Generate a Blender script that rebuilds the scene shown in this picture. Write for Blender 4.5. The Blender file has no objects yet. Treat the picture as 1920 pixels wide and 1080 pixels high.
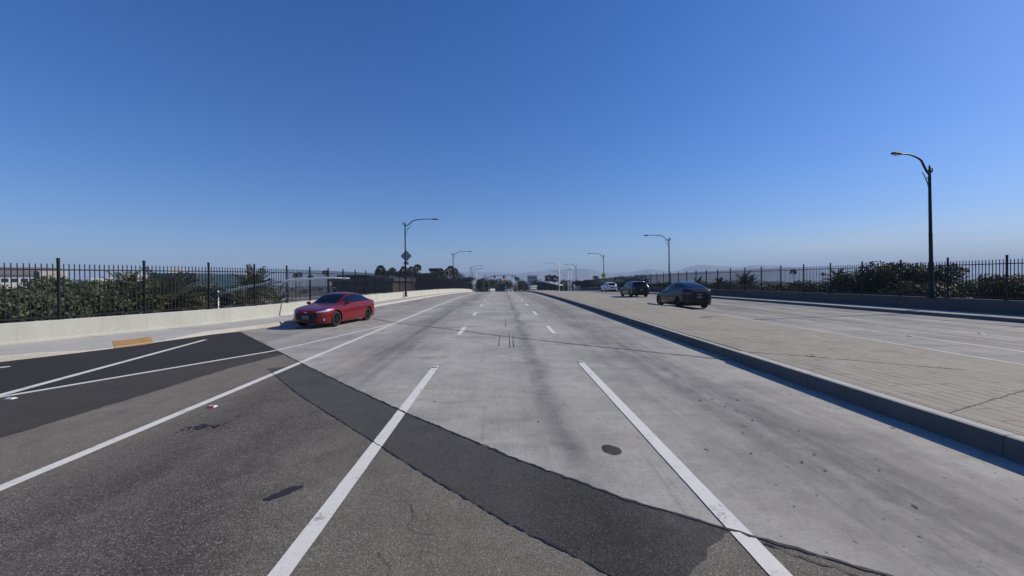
import bpy, bmesh, math, random
from mathutils import Vector, Matrix
from mathutils.geometry import tessellate_polygon

scene = bpy.context.scene
COL = scene.collection
rad = math.radians

# ------------------------------------------------------------------ camera
CAM_H = 2.05
YAW, PITCH, ROLL = 0.023504, -0.010241, 0.0105
F_PX = 800.0                      # focal length in pixels of a 1920 px wide frame
fwd = Vector((math.sin(YAW) * math.cos(PITCH), math.cos(YAW) * math.cos(PITCH), math.sin(PITCH)))
rgt0 = fwd.cross(Vector((0, 0, 1))).normalized()
up0 = rgt0.cross(fwd)
RGT = rgt0 * math.cos(ROLL) - up0 * math.sin(ROLL)
UPV = up0 * math.cos(ROLL) + rgt0 * math.sin(ROLL)
cam_d = bpy.data.cameras.new('camera')
cam_d.sensor_width = 36.0
cam_d.lens = 36.0 * F_PX / 1920.0
cam_d.clip_start = 0.05
cam_d.clip_end = 40000
cam = bpy.data.objects.new('camera', cam_d)
COL.objects.link(cam)
m3 = Matrix((RGT, UPV, -fwd)).transposed()
cam.matrix_world = Matrix.Translation((0, 0, CAM_H)) @ m3.to_4x4()
scene.camera = cam

# ------------------------------------------------------------------ world, sun, exposure
SUN_EL = rad(35.5)
SUN_AZ = rad(78.0)                # clockwise from +Y: on the right, a little ahead
w = bpy.data.worlds.new('World')
scene.world = w
w.use_nodes = True
nt = w.node_tree
nt.nodes.clear()
sky = nt.nodes.new('ShaderNodeTexSky')
sky.sky_type = 'NISHITA'
sky.sun_disc = False
sky.sun_elevation = SUN_EL
sky.sun_rotation = SUN_AZ
sky.altitude = 50
sky.air_density = 1.0
sky.dust_density = 0.55
sky.ozone_density = 3.0
hs = nt.nodes.new('ShaderNodeHueSaturation')
hs.inputs['Saturation'].default_value = 1.34
bg = nt.nodes.new('ShaderNodeBackground')
bg.inputs['Strength'].default_value = 0.106
# thin bank of cirrus low over the horizon, by direction
tc = nt.nodes.new('ShaderNodeTexCoord')
mp = nt.nodes.new('ShaderNodeMapping')
mp.inputs['Scale'].default_value = (3.0, 3.0, 42.0)
nz = nt.nodes.new('ShaderNodeTexNoise')
nz.inputs['Scale'].default_value = 1.6
nz.inputs['Detail'].default_value = 5
sx = nt.nodes.new('ShaderNodeSeparateXYZ')
r1 = nt.nodes.new('ShaderNodeMapRange')
r1.inputs[1].default_value = 0.36
r1.inputs[2].default_value = 0.74
rx = nt.nodes.new('ShaderNodeMapRange')
rx.interpolation_type = 'SMOOTHSTEP'
rx.inputs[1].default_value = 0.35
rx.inputs[2].default_value = 0.7
rz = nt.nodes.new('ShaderNodeMapRange')
rz.interpolation_type = 'SMOOTHSTEP'
rz.inputs[1].default_value = 0.13
rz.inputs[2].default_value = 0.035
m1 = nt.nodes.new('ShaderNodeMath'); m1.operation = 'MULTIPLY'
m2 = nt.nodes.new('ShaderNodeMath'); m2.operation = 'MULTIPLY'
m4 = nt.nodes.new('ShaderNodeMath'); m4.operation = 'MULTIPLY'; m4.inputs[1].default_value = 0.85
mx = nt.nodes.new('ShaderNodeMix'); mx.data_type = 'RGBA'
mx.inputs['B'].default_value = (7.5, 7.9, 8.4, 1)
out = nt.nodes.new('ShaderNodeOutputWorld')
L = nt.links.new
L(tc.outputs['Generated'], mp.inputs['Vector']); L(mp.outputs[0], nz.inputs['Vector'])
L(tc.outputs['Generated'], sx.inputs[0]); L(nz.outputs['Fac'], r1.inputs[0])
L(sx.outputs['X'], rx.inputs[0]); L(sx.outputs['Z'], rz.inputs[0])
L(r1.outputs[0], m1.inputs[0]); L(rx.outputs[0], m1.inputs[1])
L(m1.outputs[0], m2.inputs[0]); L(rz.outputs[0], m2.inputs[1])
L(m2.outputs[0], m4.inputs[0]); L(m4.outputs[0], mx.inputs['Factor'])
tint = nt.nodes.new('ShaderNodeMix'); tint.data_type = 'RGBA'; tint.blend_type = 'MULTIPLY'
tint.inputs['Factor'].default_value = 1.0; tint.inputs['B'].default_value = (.73, .84, 1.16, 1)
L(sky.outputs[0], hs.inputs['Color']); L(hs.outputs[0], tint.inputs['A']); L(tint.outputs['Result'], mx.inputs['A'])
L(mx.outputs['Result'], bg.inputs['Color']); L(bg.outputs[0], out.inputs['Surface'])

sun_d = bpy.data.lights.new('sun', 'SUN')
sun_d.energy = 5.0
sun_d.angle = rad(0.53)
sun_d.color = (1.0, 0.91, 0.765)
sun = bpy.data.objects.new('sun', sun_d)
COL.objects.link(sun)
sdir = Vector((math.sin(SUN_AZ) * math.cos(SUN_EL), math.cos(SUN_AZ) * math.cos(SUN_EL), math.sin(SUN_EL)))
sun.rotation_euler = sdir.to_track_quat('Z', 'Y').to_euler()
sun.location = (40, 20, 60)

scene.view_settings.view_transform = 'Standard'
scene.view_settings.look = 'None'
scene.view_settings.exposure = -0.05
scene.view_settings.gamma = 1.0
scene.cycles.volume_bounces = 0
scene.cycles.max_bounces = 6
scene.cycles.transparent_max_bounces = 16

# ------------------------------------------------------------------ helpers
def zr(y):
    """height of the road surface: it climbs, rolls over a crest and runs down to the plain"""
    if y <= 20: return 0.0125 * y
    if y <= 200: return 0.0125 * y - 0.000171 * (y - 20) ** 2
    s = 0.0125 - 2 * 0.000171 * 180
    t = min(y - 200, 120.0)
    return 2.5 - 0.000171 * 180 ** 2 + s * t - s / 240.0 * t * t

GROUND_Z = -6.06

def at(px, py, Y):
    """point seen at photo pixel (px, py) at distance Y down the road"""
    d = fwd + RGT * ((px - 960) / F_PX) - UPV * ((py - 540) / F_PX)
    d = d * (Y / d.y)
    return Vector((d.x, d.y, CAM_H + d.z))

def lerp(a, b, t): return a + (b - a) * t

def interp(tab, x):
    if x <= tab[0][0]: return tab[0][1]
    for (x0, y0), (x1, y1) in zip(tab, tab[1:]):
        if x <= x1: return lerp(y0, y1, (x - x0) / (x1 - x0))
    return tab[-1][1]

def smooth_interp(tab, x):
    """monotone cubic through a table"""
    n = len(tab)
    if x <= tab[0][0]: return tab[0][1]
    if x >= tab[-1][0]: return tab[-1][1]
    for i in range(n - 1):
        if x <= tab[i + 1][0]: break
    def slope(k):
        if k == 0 or k == n - 1:
            a = 0 if k == 0 else n - 2
            return (tab[a + 1][1] - tab[a][1]) / (tab[a + 1][0] - tab[a][0])
        s0 = (tab[k][1] - tab[k - 1][1]) / (tab[k][0] - tab[k - 1][0])
        s1 = (tab[k + 1][1] - tab[k][1]) / (tab[k + 1][0] - tab[k][0])
        if s0 * s1 <= 0: return 0.0
        return 2 * s0 * s1 / (s0 + s1)
    h = tab[i + 1][0] - tab[i][0]
    t = (x - tab[i][0]) / h
    p0, p1, m0_, m1_ = tab[i][1], tab[i + 1][1], slope(i) * h, slope(i + 1) * h
    return (2*t**3 - 3*t*t + 1) * p0 + (t**3 - 2*t*t + t) * m0_ + (-2*t**3 + 3*t*t) * p1 + (t**3 - t*t) * m1_

class MB:
    """collects shapes and links them as ONE mesh object"""
    def __init__(self): self.v = []; self.f = []
    def quad(self, *pts):
        n = len(self.v); self.v += [tuple(p) for p in pts]; self.f.append(tuple(range(n, n + len(pts))))
    def box(self, c, s, M=None):
        n = len(self.v); cx, cy, cz = c; a, b, d = s[0] / 2, s[1] / 2, s[2] / 2
        for z in (-d, d):
            for x, y in ((-a, -b), (a, -b), (a, b), (-a, b)):
                p = Vector((x, y, z))
                if M is not None: p = M @ p
                self.v.append((cx + p.x, cy + p.y, cz + p.z))
        for q in ((3, 2, 1, 0), (4, 5, 6, 7), (0, 1, 5, 4), (1, 2, 6, 5), (2, 3, 7, 6), (3, 0, 4, 7)):
            self.f.append(tuple(n + i for i in q))
    def bar(self, p, q, wdt, hgt):
        """a box from p to q, wdt across and hgt tall"""
        p, q = Vector(p), Vector(q); d = (q - p)
        t = d.normalized(); side = t.cross(Vector((0, 0, 1)))
        side = side.normalized() if side.length > 1e-4 else Vector((1, 0, 0))
        u = side.cross(t); n = len(self.v)
        for e in (p, q):
            for a, b in ((-1, -1), (1, -1), (1, 1), (-1, 1)):
                self.v.append(tuple(e + side * (a * wdt / 2) + u * (b * hgt / 2)))
        for qd in ((0, 1, 2, 3), (7, 6, 5, 4), (0, 4, 5, 1), (1, 5, 6, 2), (2, 6, 7, 3), (3, 7, 4, 0)):
            self.f.append(tuple(n + i for i in qd))
    def tube(self, pts, rs, k=10, cap=True):
        pts = [Vector(p) for p in pts]
        if not hasattr(rs, '__len__'): rs = [rs] * len(pts)
        n0 = len(self.v)
        ref = None
        for i, p in enumerate(pts):
            a = pts[max(i - 1, 0)]; b = pts[min(i + 1, len(pts) - 1)]
            t = (b - a).normalized()
            if ref is None: ref = Vector((1, 0, 0)) if abs(t.x) < .8 else Vector((0, 1, 0))
            s = (ref - t * ref.dot(t)).normalized(); ref = s
            u = t.cross(s)
            for j in range(k):
                an = 2 * math.pi * j / k
                self.v.append(tuple(p + (s * math.cos(an) + u * math.sin(an)) * rs[i]))
        for i in range(len(pts) - 1):
            for j in range(k):
                a = n0 + i * k + j; b = n0 + i * k + (j + 1) % k
                self.f.append((a, b, b + k, a + k))
        if cap:
            self.f.append(tuple(n0 + j for j in reversed(range(k))))
            self.f.append(tuple(n0 + (len(pts) - 1) * k + j for j in range(k)))
    def lathe(self, prof, c, axis='Z', k=24):
        """prof: (r, h) pairs revolved about an axis through c"""
        n0 = len(self.v)
        for r, h in prof:
            for j in range(k):
                an = 2 * math.pi * j / k; x, y = r * math.cos(an), r * math.sin(an)
                p = (x, y, h) if axis == 'Z' else (h, x, y) if axis == 'X' else (x, h, y)
                self.v.append((c[0] + p[0], c[1] + p[1], c[2] + p[2]))
        for i in range(len(prof) - 1):
            for j in range(k):
                a = n0 + i * k + j; b = n0 + i * k + (j + 1) % k
                self.f.append((a, b, b + k, a + k))
    def ball(self, c, r, k=12):
        rr = r if hasattr(r, '__len__') else (r, r, r)
        n0 = len(self.v); m = k // 2
        for i in range(m + 1):
            th = math.pi * i / m
            for j in range(k):
                an = 2 * math.pi * j / k
                self.v.append((c[0] + rr[0] * math.sin(th) * math.cos(an), c[1] + rr[1] * math.sin(th) * math.sin(an), c[2] + rr[2] * math.cos(th)))
        for i in range(m):
            for j in range(k):
                a = n0 + i * k + j; b = n0 + i * k + (j + 1) % k
                self.f.append((a, a + k, b + k, b))
    def prism(self, poly, z0, z1):
        """a vertical prism on an (x, y) polygon"""
        n = len(self.v); k = len(poly)
        for z in (z0, z1):
            self.v += [(p[0], p[1], z) for p in poly]
        self.f.append(tuple(n + i for i in reversed(range(k)))); self.f.append(tuple(n + k + i for i in range(k)))
        for i in range(k):
            j = (i + 1) % k
            self.f.append((n + i, n + j, n + k + j, n + k + i))
    def build(self, name, mat=None, parent=None, smooth=False, fix=False):
        me = bpy.data.meshes.new(name)
        me.from_pydata(self.v, [], self.f)
        if fix:
            bm = bmesh.new(); bm.from_mesh(me)
            bmesh.ops.remove_doubles(bm, verts=bm.verts, dist=1e-5)
            bmesh.ops.recalc_face_normals(bm, faces=bm.faces)
            bm.to_mesh(me); bm.free()
        if smooth:
            me.polygons.foreach_set('use_smooth', [True] * len(me.polygons))
        me.update()
        o = bpy.data.objects.new(name, me); COL.objects.link(o)
        if mat: me.materials.append(mat)
        if parent: o.parent = parent
        return o

def tag(o, label=None, cat=None, group=None, kind=None):
    if label: o['label'] = label
    if cat: o['category'] = cat
    if group: o['group'] = group
    if kind: o['kind'] = kind
    return o

def thing(name, label, cat, loc=(0, 0, 0), rz=0.0, group=None):
    o = bpy.data.objects.new(name, None); COL.objects.link(o)
    o.empty_display_size = .3
    o.location = loc; o.rotation_euler = (0, 0, rz)
    return tag(o, label, cat, group)

def copy_tree(o, parent=None):
    c = o.copy(); COL.objects.link(c); c.parent = parent
    for ch in o.children: copy_tree(ch, c)
    return c

# ------------------------------------------------------------------ materials
def new_mat(name):
    m = bpy.data.materials.new(name); m.use_nodes = True
    n = m.node_tree; b = n.nodes['Principled BSDF']
    return m, n, b

class NG:
    """tiny node graph writer"""
    def __init__(self, tree): self.t = tree; self.co = None
    def n(self, kind, **kw):
        x = self.t.nodes.new(kind)
        for k, v in kw.items(): setattr(x, k, v)
        return x
    def link(self, a, b): self.t.links.new(a, b)
    def coord(self, scale=(1, 1, 1), rot=(0, 0, 0), loc=(0, 0, 0)):
        if self.co is None: self.co = self.n('ShaderNodeTexCoord')
        m = self.n('ShaderNodeMapping'); m.inputs['Scale'].default_value = scale
        m.inputs['Rotation'].default_value = rot; m.inputs['Location'].default_value = loc
        self.link(self.co.outputs['Object'], m.inputs['Vector']); return m.outputs[0]
    def noise(self, scale, detail=3, vec=None, rough=.55, dist=0):
        x = self.n('ShaderNodeTexNoise'); x.inputs['Scale'].default_value = scale
        x.inputs['Detail'].default_value = detail; x.inputs['Roughness'].default_value = rough
        x.inputs['Distortion'].default_value = dist
        self.link(vec if vec is not None else self.coord(), x.inputs['Vector']); return x.outputs['Fac']
    def voro(self, scale, vec=None, feature='F1', out='Distance'):
        x = self.n('ShaderNodeTexVoronoi', feature=feature); x.inputs['Scale'].default_value = scale
        self.link(vec if vec is not None else self.coord(), x.inputs['Vector']); return x.outputs[out]
    def rng(self, v, a, b, c=0., d=1., smooth=False):
        x = self.n('ShaderNodeMapRange')
        if smooth: x.interpolation_type = 'SMOOTHSTEP'
        for i, q in enumerate((a, b, c, d)): x.inputs[i + 1].default_value = q
        self.link(v, x.inputs[0]); return x.outputs[0]
    def math(self, op, a, b=None):
        x = self.n('ShaderNodeMath', operation=op)
        for i, q in enumerate((a, b)):
            if q is None: continue
            if isinstance(q, (int, float)): x.inputs[i].default_value = q
            else: self.link(q, x.inputs[i])
        return x.outputs[0]
    def mix(self, fac, a, b, blend='MIX'):
        x = self.n('ShaderNodeMix', data_type='RGBA', blend_type=blend)
        for k, q in (('Factor', fac), ('A', a), ('B', b)):
            if isinstance(q, (int, float)): x.inputs[k].default_value = q
            elif isinstance(q, tuple): x.inputs[k].default_value = q if len(q) == 4 else q + (1,)
            else: self.link(q, x.inputs[k])
        return x.outputs['Result']
    def ramp(self, v, stops):
        x = self.n('ShaderNodeValToRGB'); e = x.color_ramp.elements
        while len(e) < len(stops): e.new(.5)
        for q, (p, c) in zip(e, stops):
            q.position = p; q.color = (c, c, c, 1) if isinstance(c, (int, float)) else c + (1,)
        self.link(v, x.inputs[0]); return x.outputs[0]
    def xyz(self):
        if self.co is None: self.co = self.n('ShaderNodeTexCoord')
        s = self.n('ShaderNodeSeparateXYZ'); self.link(self.co.outputs['Object'], s.inputs[0]); return s.outputs
    def bump(self, h, strength, dist, bsdf):
        x = self.n('ShaderNodeBump'); x.inputs['Strength'].default_value = strength; x.inputs['Distance'].default_value = dist
        self.link(h, x.inputs['Height']); self.link(x.outputs[0], bsdf.inputs['Normal'])

def simple(name, col, rough=.6, metal=0., var=.0, scale=3., coat=0., spec=.5):
    m, t, b = new_mat(name)
    b.inputs['Roughness'].default_value = rough; b.inputs['Metallic'].default_value = metal
    b.inputs['Coat Weight'].default_value = coat; b.inputs['Coat Roughness'].default_value = .04
    b.inputs['Specular IOR Level'].default_value = spec
    g = NG(t)
    if var > 0:
        f = g.noise(scale, 5)
        lo = tuple(c * (1 - var) for c in col); hi = tuple(min(1, c * (1 + var)) for c in col)
        g.link(g.mix(g.rng(f, .3, .7), lo, hi), b.inputs['Base Color'])
    else:
        b.inputs['Base Color'].default_value = col + (1,)
    return m

def concrete_road():
    m, t, b = new_mat('road_concrete'); g = NG(t)
    X, Y, Z = g.xyz()
    # lane wear: darker oil and rubber bands that run along the lanes
    xn = g.math('ADD', X, g.rng(g.noise(.12, 3), .3, .7, -.5, .5))
    pos = lambda x: (x + 12.0) / 36.0
    band = g.ramp(g.rng(xn, -12, 24), [
        (pos(-11), .80), (pos(-8.6), .66), (pos(-7.2), .86), (pos(-6.2), .74), (pos(-5.1), 1.08), (pos(-4.1), .76), (pos(-3.3), .45),
        (pos(-2.5), .86), (pos(-1.6), 1.08), (pos(-.7), 1.0), (pos(.1), .94), (pos(.8), .74), (pos(1.3), 1.04), (pos(1.9), .98),
        (pos(2.7), .74), (pos(3.6), .54), (pos(4.5), .70), (pos(5.3), 1.0), (pos(10.4), .82), (pos(11.4), .84),
        (pos(12.6), .70), (pos(13.5), .86), (pos(14.6), .44), (pos(15.5), .50), (pos(16.3), .84), (pos(17.3), .48), (pos(18.6), .84), (pos(20.5), .9)])
    streak = g.noise(1, 6, g.coord((2.4, .07, 1), (0, 0, .03)), .62)
    band2 = g.mix(g.rng(streak, .40, .72), band, (1.0, 1.0, 1.0))
    c = g.mix(g.rng(g.noise(.35, 5), .32, .68), (.295, .282, .252), (.42, .402, .36))
    c = g.mix(1.0, c, band2, 'MULTIPLY')
    c = g.mix(1.0, c, g.ramp(g.noise(3.2, 6, None, .65), [(.28, .84), (.5, 1.0), (.72, 1.13)]), 'MULTIPLY')
    c = g.mix(1.0, c, g.ramp(g.noise(26, 5, None, .7), [(.25, .80), (.5, 1.0), (.75, 1.12)]), 'MULTIPLY')
    grain = g.noise(190, 2)
    c = g.mix(1.0, c, g.ramp(grain, [(.3, .82), (.7, 1.14)]), 'MULTIPLY')
    # fine tined lines along the traffic, worn away in places
    tin = g.noise(1, 3, g.coord((85, 1.1, 1)), .6)
    c = g.mix(g.math('MULTIPLY', g.rng(tin, .52, .68, 0, .34), g.rng(g.noise(.5, 3), .38, .6)), c, (.11, .107, .10))
    # long scuffs along the traffic
    sc = g.noise(1, 7, g.coord((8, .3, 1), (0, 0, .02)), .72)
    c = g.mix(g.rng(sc, .58, .78, 0, .6), c, (.105, .103, .10))
    # narrow wandering rubber streak in the middle lane
    xs = g.math('ABSOLUTE', g.math('SUBTRACT', g.math('ADD', X, g.rng(g.noise(.22, 2, g.coord((0, 1, 0))), .3, .7, -.22, .22)), .78))
    s2 = g.math('MULTIPLY', g.rng(xs, .26, .02, 0, 1, True), g.rng(g.noise(1.1, 7, None, .75), .36, .64, 0, .72))
    c = g.mix(s2, c, (.085, .084, .082))
    ln = g.math('ABSOLUTE', g.math('SUBTRACT', g.math('ADD', X, g.rng(g.noise(.3, 3), .3, .7, -.3, .3)), 3.55))
    smg = g.math('MULTIPLY', g.rng(ln, .85, .05, 0, 1, True), g.rng(g.noise(1, 8, g.coord((3.2, 1.1, 1)), .76), .46, .66, 0, .75))
    c = g.mix(smg, c, (.105, .102, .098))
    # crosswise smears and blotches
    bl = g.noise(1.0, 7, g.coord((.42, 1.25, 1), (0, 0, .35)), .68)
    c = g.mix(g.rng(bl, .52, .72, 0, .5), c, (.13, .128, .124))
    bl2 = g.noise(1.0, 7, g.coord((.9, 2.6, 1), (0, 0, .25), (3, 7, 0)), .7)
    c = g.mix(g.rng(bl2, .60, .74, 0, .5), c, (.10, .098, .095))
    lt = g.noise(1.0, 6, g.coord((1.5, .35, 1), (0, 0, -.1), (9, 2, 0)), .65)
    c = g.mix(g.rng(lt, .60, .76, 0, .4), c, (.43, .42, .40))
    ru = g.noise(.6, 4, g.coord((1, .25, 1)))
    c = g.mix(g.rng(ru, .56, .8, 0, .35), c, (.30, .255, .205))
    # small tar and gum spots
    for sc_, thr, seed in ((1.6, .040, 0), (3.2, .05, 5), (6.5, .08, 9), (13, .10, 4)):
        v = g.n('ShaderNodeTexVoronoi'); v.inputs['Scale'].default_value = sc_
        g.link(g.coord((1, .7, 0), (0, 0, .2), (seed, seed * 1.7, 0)), v.inputs['Vector'])
        wob = g.math('ADD', v.outputs['Distance'], g.rng(g.noise(sc_ * 9, 2), .3, .7, -thr * .5, thr * .5))
        sp = g.rng(wob, thr, thr * .6)
        pick = g.n('ShaderNodeSeparateColor'); g.link(v.outputs['Color'], pick.inputs[0])
        c = g.mix(g.math('MULTIPLY', sp, g.rng(pick.outputs[0], .5, .51, 0, .85)), c, (.045, .044, .043))
    g.link(c, b.inputs['Base Color'])
    b.inputs['Roughness'].default_value = .85
    b.inputs['Specular IOR Level'].default_value = .3
    h = g.math('ADD', g.noise(70, 3, g.coord((1, .25, 1))), g.math('MULTIPLY', grain, .6))
    g.bump(h, .25, .004, b)
    return m

def asphalt(name, lo, hi, stone, grain=95., contrast=1., bands=None, smear=None):
    m, t, b = new_mat(name); g = NG(t)
    big = g.noise(.5, 5); mid = g.noise(4, 6, None, .7)
    c = g.mix(g.rng(g.math('ADD', g.math('MULTIPLY', big, .55), g.math('MULTIPLY', mid, .45)), .36, .64), lo, hi)
    if bands:
        X, Y, Z = g.xyz()
        xn = g.math('ADD', X, g.rng(g.noise(.45, 5, None, .65), .3, .7, -.55, .55))
        a, z = bands[0][0], bands[-1][0]
        bd = g.ramp(g.rng(xn, a, z), [((x - a) / (z - a), v) for x, v in bands])
        blot = g.noise(1.3, 8, g.coord((1.3, .6, 1)), .72)
        bd = g.mix(g.rng(blot, .52, .86), bd, (1.0, 1.0, 1.0))
        c = g.mix(1.0, c, bd, 'MULTIPLY')
    # soft oil smudges that gather along the lanes
    sm = g.noise(1, 8, g.coord((2.0, .8, 1), (0, 0, .15)), .74)
    c = g.mix(g.rng(sm, .56, .72, 0, .55), c, tuple(q * .42 for q in lo))
    lt = g.noise(1, 7, g.coord((1.1, .5, 1), (0, 0, -.3), (5, 3, 0)), .7)
    c = g.mix(g.rng(lt, .55, .75, 0, .4), c, tuple(min(1, q * 1.35) for q in hi))
    v = g.n('ShaderNodeTexVoronoi'); v.inputs['Scale'].default_value = grain
    g.link(g.coord(), v.inputs['Vector'])
    pk = g.n('ShaderNodeSeparateColor'); g.link(v.outputs['Color'], pk.inputs[0])
    # the stones show more where the binder has worn off
    worn = g.rng(g.noise(.9, 6, None, .65), .35, .65, .35, 1.0)
    st = g.math('MULTIPLY', g.math('POWER', pk.outputs[0], 3.0), g.math('MULTIPLY', worn, .75 * contrast))
    c = g.mix(st, c, stone)
    c = g.mix(g.rng(v.outputs['Distance'], .4, .8, 0, .4 * contrast), c, tuple(q * .35 for q in lo))
    v2 = g.n('ShaderNodeTexVoronoi'); v2.inputs['Scale'].default_value = grain * .52
    g.link(g.coord((1, 1, 1), (0, 0, .6)), v2.inputs['Vector'])
    pk2 = g.n('ShaderNodeSeparateColor'); g.link(v2.outputs['Color'], pk2.inputs[0])
    near = g.rng(v2.outputs['Distance'], .5, .25)
    c = g.mix(g.math('MULTIPLY', g.rng(pk2.outputs[0], .74, 1., 0, .8 * contrast), near), c, stone)
    c = g.mix(g.math('MULTIPLY', g.rng(pk2.outputs[1], .70, 1., 0, .9 * contrast), near), c, tuple(q * .4 for q in lo))
    g.link(c, b.inputs['Base Color'])
    b.inputs['Roughness'].default_value = .88; b.inputs['Specular IOR Level'].default_value = .25
    g.bump(g.math('ADD', v.outputs['Distance'], g.noise(40, 3)), .35, .005, b)
    return m

def paint_mat():
    m, t, b = new_mat('road_paint'); g = NG(t)
    n1 = g.noise(30, 5, None, .7); n2 = g.noise(3.5, 4); n3 = g.noise(140, 2)
    wear = g.math('ADD', g.math('MULTIPLY', n1, .55), g.math('MULTIPLY', n2, .45))
    c = g.mix(g.rng(n3, .3, .7), (.61, .59, .54), (.73, .71, .655))
    c = g.mix(g.rng(n2, .35, .7, 0, .3), c, (.5, .49, .46))
    c = g.mix(g.rng(wear, .565, .64, 0, .75), c, (.22, .21, .20))
    c = g.mix(g.rng(g.noise(75, 3, None, .7), .60, .70, 0, .6), c, (.26, .25, .24))
    g.link(c, b.inputs['Base Color']); b.inputs['Roughness'].default_value = .7
    g.bump(n3, .2, .003, b)
    return m

def wall_concrete(name, lo, hi, base_z=None, dirt=.5):
    m, t, b = new_mat(name); g = NG(t)
    c = g.mix(g.rng(g.noise(.7, 5), .3, .7), lo, hi)
    c = g.mix(1.0, c, g.ramp(g.noise(14, 5), [(.25, .9), (.75, 1.06)]), 'MULTIPLY')
    drip = g.noise(1, 6, g.coord((4.5, 4.5, .3)), .7)
    c = g.mix(g.rng(drip, .56, .78, 0, .35), c, tuple(q * .55 for q in lo))
    sp = g.noise(9, 6, None, .75)
    c = g.mix(g.rng(sp, .68, .74, 0, dirt), c, (.07, .065, .055))
    g.link(c, b.inputs['Base Color']); b.inputs['Roughness'].default_value = .85
    b.inputs['Specular IOR Level'].default_value = .25
    g.bump(g.noise(60, 4), .2, .004, b)
    return m

def paving_mat():
    m, t, b = new_mat('stamped_paving'); g = NG(t)
    br = g.n('ShaderNodeTexBrick'); br.offset = .37; br.offset_frequency = 2; br.squash = 1.0
    br.inputs['Color1'].default_value = (.345, .313, .252, 1); br.inputs['Color2'].default_value = (.28, .252, .20, 1)
    br.inputs['Mortar'].default_value = (.105, .096, .08, 1)
    br.inputs['Scale'].default_value = 1.0; br.inputs['Mortar Size'].default_value = .014; br.inputs['Mortar Smooth'].default_value = .35
    br.inputs['Bias'].default_value = -.1
    br.inputs['Brick Width'].default_value = 1.25; br.inputs['Row Height'].default_value = .21
    co = g.coord((1, 1, 1), (0, 0, math.pi / 2))
    nv = g.n('ShaderNodeTexNoise'); nv.inputs['Scale'].default_value = .9; g.link(co, nv.inputs['Vector'])
    va = g.n('ShaderNodeVectorMath', operation='MULTIPLY_ADD'); va.inputs[1].default_value = (.10, .06, 0)
    g.link(nv.outputs['Color'], va.inputs[0]); g.link(co, va.inputs[2])
    g.link(va.outputs[0], br.inputs['Vector'])
    soft = g.mix(g.rng(g.noise(.8, 4), .3, .7), (.29, .264, .213), (.36, .329, .267))
    c = g.mix(g.rng(g.noise(2.2, 5, None, .65), .38, .62, .2, .9), soft, br.outputs['Color'])
    c = g.mix(1.0, c, g.ramp(g.noise(35, 4), [(.25, .84), (.75, 1.12)]), 'MULTIPLY')
    c = g.mix(g.rng(g.noise(1.1, 7, None, .72), .52, .74, 0, .55), c, (.17, .155, .125))
    c = g.mix(g.rng(g.noise(7, 6, None, .75), .62, .72, 0, .5), c, (.14, .13, .11))
    g.link(c, b.inputs['Base Color']); b.inputs['Roughness'].default_value = .88
    b.inputs['Specular IOR Level'].default_value = .25
    g.bump(g.math('ADD', g.math('MULTIPLY', br.outputs['Fac'], -1.0), g.math('MULTIPLY', g.noise(30, 4), .4)), .5, .012, b)
    return m

def foliage(name, dark, light, accent=None, scale=.6):
    m, t, b = new_mat(name); g = NG(t)
    geo = g.n('ShaderNodeNewGeometry')
    c = g.mix(geo.outputs['Random Per Island'], dark, light)
    c = g.mix(g.rng(g.noise(scale, 3), .4, .65, 0, .7), c, accent or tuple(q * .6 for q in dark))
    g.link(c, b.inputs['Base Color']); b.inputs['Roughness'].default_value = .62
    b.inputs['Specular IOR Level'].default_value = .25
    tr = g.n('ShaderNodeBsdfTranslucent'); g.link(g.mix(.5, c, (.10, .14, .02)), tr.inputs['Color'])
    ms = g.n('ShaderNodeMixShader'); ms.inputs[0].default_value = .22
    g.link(b.outputs[0], ms.inputs[1]); g.link(tr.outputs[0], ms.inputs[2])
    g.link(ms.outputs[0], t.nodes['Material Output'].inputs['Surface'])
    return m

def car_paint(name, col, metal=.35, rough=.32):
    m, t, b = new_mat(name); g = NG(t)
    fl = g.noise(900, 1)
    c = g.mix(g.rng(fl, .3, .7), tuple(q * .85 for q in col), tuple(min(1, q * 1.15) for q in col))
    dust = g.noise(2.5, 5)
    c = g.mix(g.rng(dust, .5, .85, 0, .05), c, (.2, .18, .16))
    g.link(c, b.inputs['Base Color'])
    b.inputs['Metallic'].default_value = metal; b.inputs['Roughness'].default_value = rough
    b.inputs['Coat Weight'].default_value = .6 if max(col) > .1 else .35; b.inputs['Specular IOR Level'].default_value = .3; b.inputs['Coat Roughness'].default_value = .05
    return m

M = {}
M['road'] = concrete_road()
M['asphalt'] = asphalt('old_asphalt', (.104, .094, .077), (.158, .143, .117), (.38, .35, .30), 125, 1.0,
                       [(-9, 1.2), (-6.3, 1.25), (-5.2, 1.15), (-4.6, .72), (-4.0, .36), (-3.5, .58), (-2.9, .30), (-2.4, .55), (-1.6, .95), (-.8, 1.05), (0, 1.0), (2.5, 1.0)])
M['asphalt_new'] = asphalt('fresh_asphalt', (.041, .040, .038), (.064, .061, .057), (.19, .18, .165), 130, .8,
                           [(-6, 1.2), (-3, 1.15), (-1, 1.1), (.2, .95), (.75, .50), (1.05, .55), (1.5, 1.0)])
M['asphalt_dark'] = asphalt('dark_asphalt', (.024, .0235, .023), (.034, .033, .032), (.085, .083, .08), 140, .4)
M['asphalt_brown'] = asphalt('brown_asphalt', (.045, .041, .036), (.060, .055, .048), (.13, .12, .105), 130, .5)
M['paint'] = paint_mat()
M['kerb'] = wall_concrete('kerb_concrete', (.40, .385, .335), (.51, .49, .425), dirt=.45)
M['sidewalk'] = wall_concrete('sidewalk_concrete', (.36, .355, .33), (.43, .425, .395), dirt=.35)
M['wall'] = wall_concrete('parapet_concrete', (.385, .39, .345), (.465, .47, .42), dirt=.2)
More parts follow.
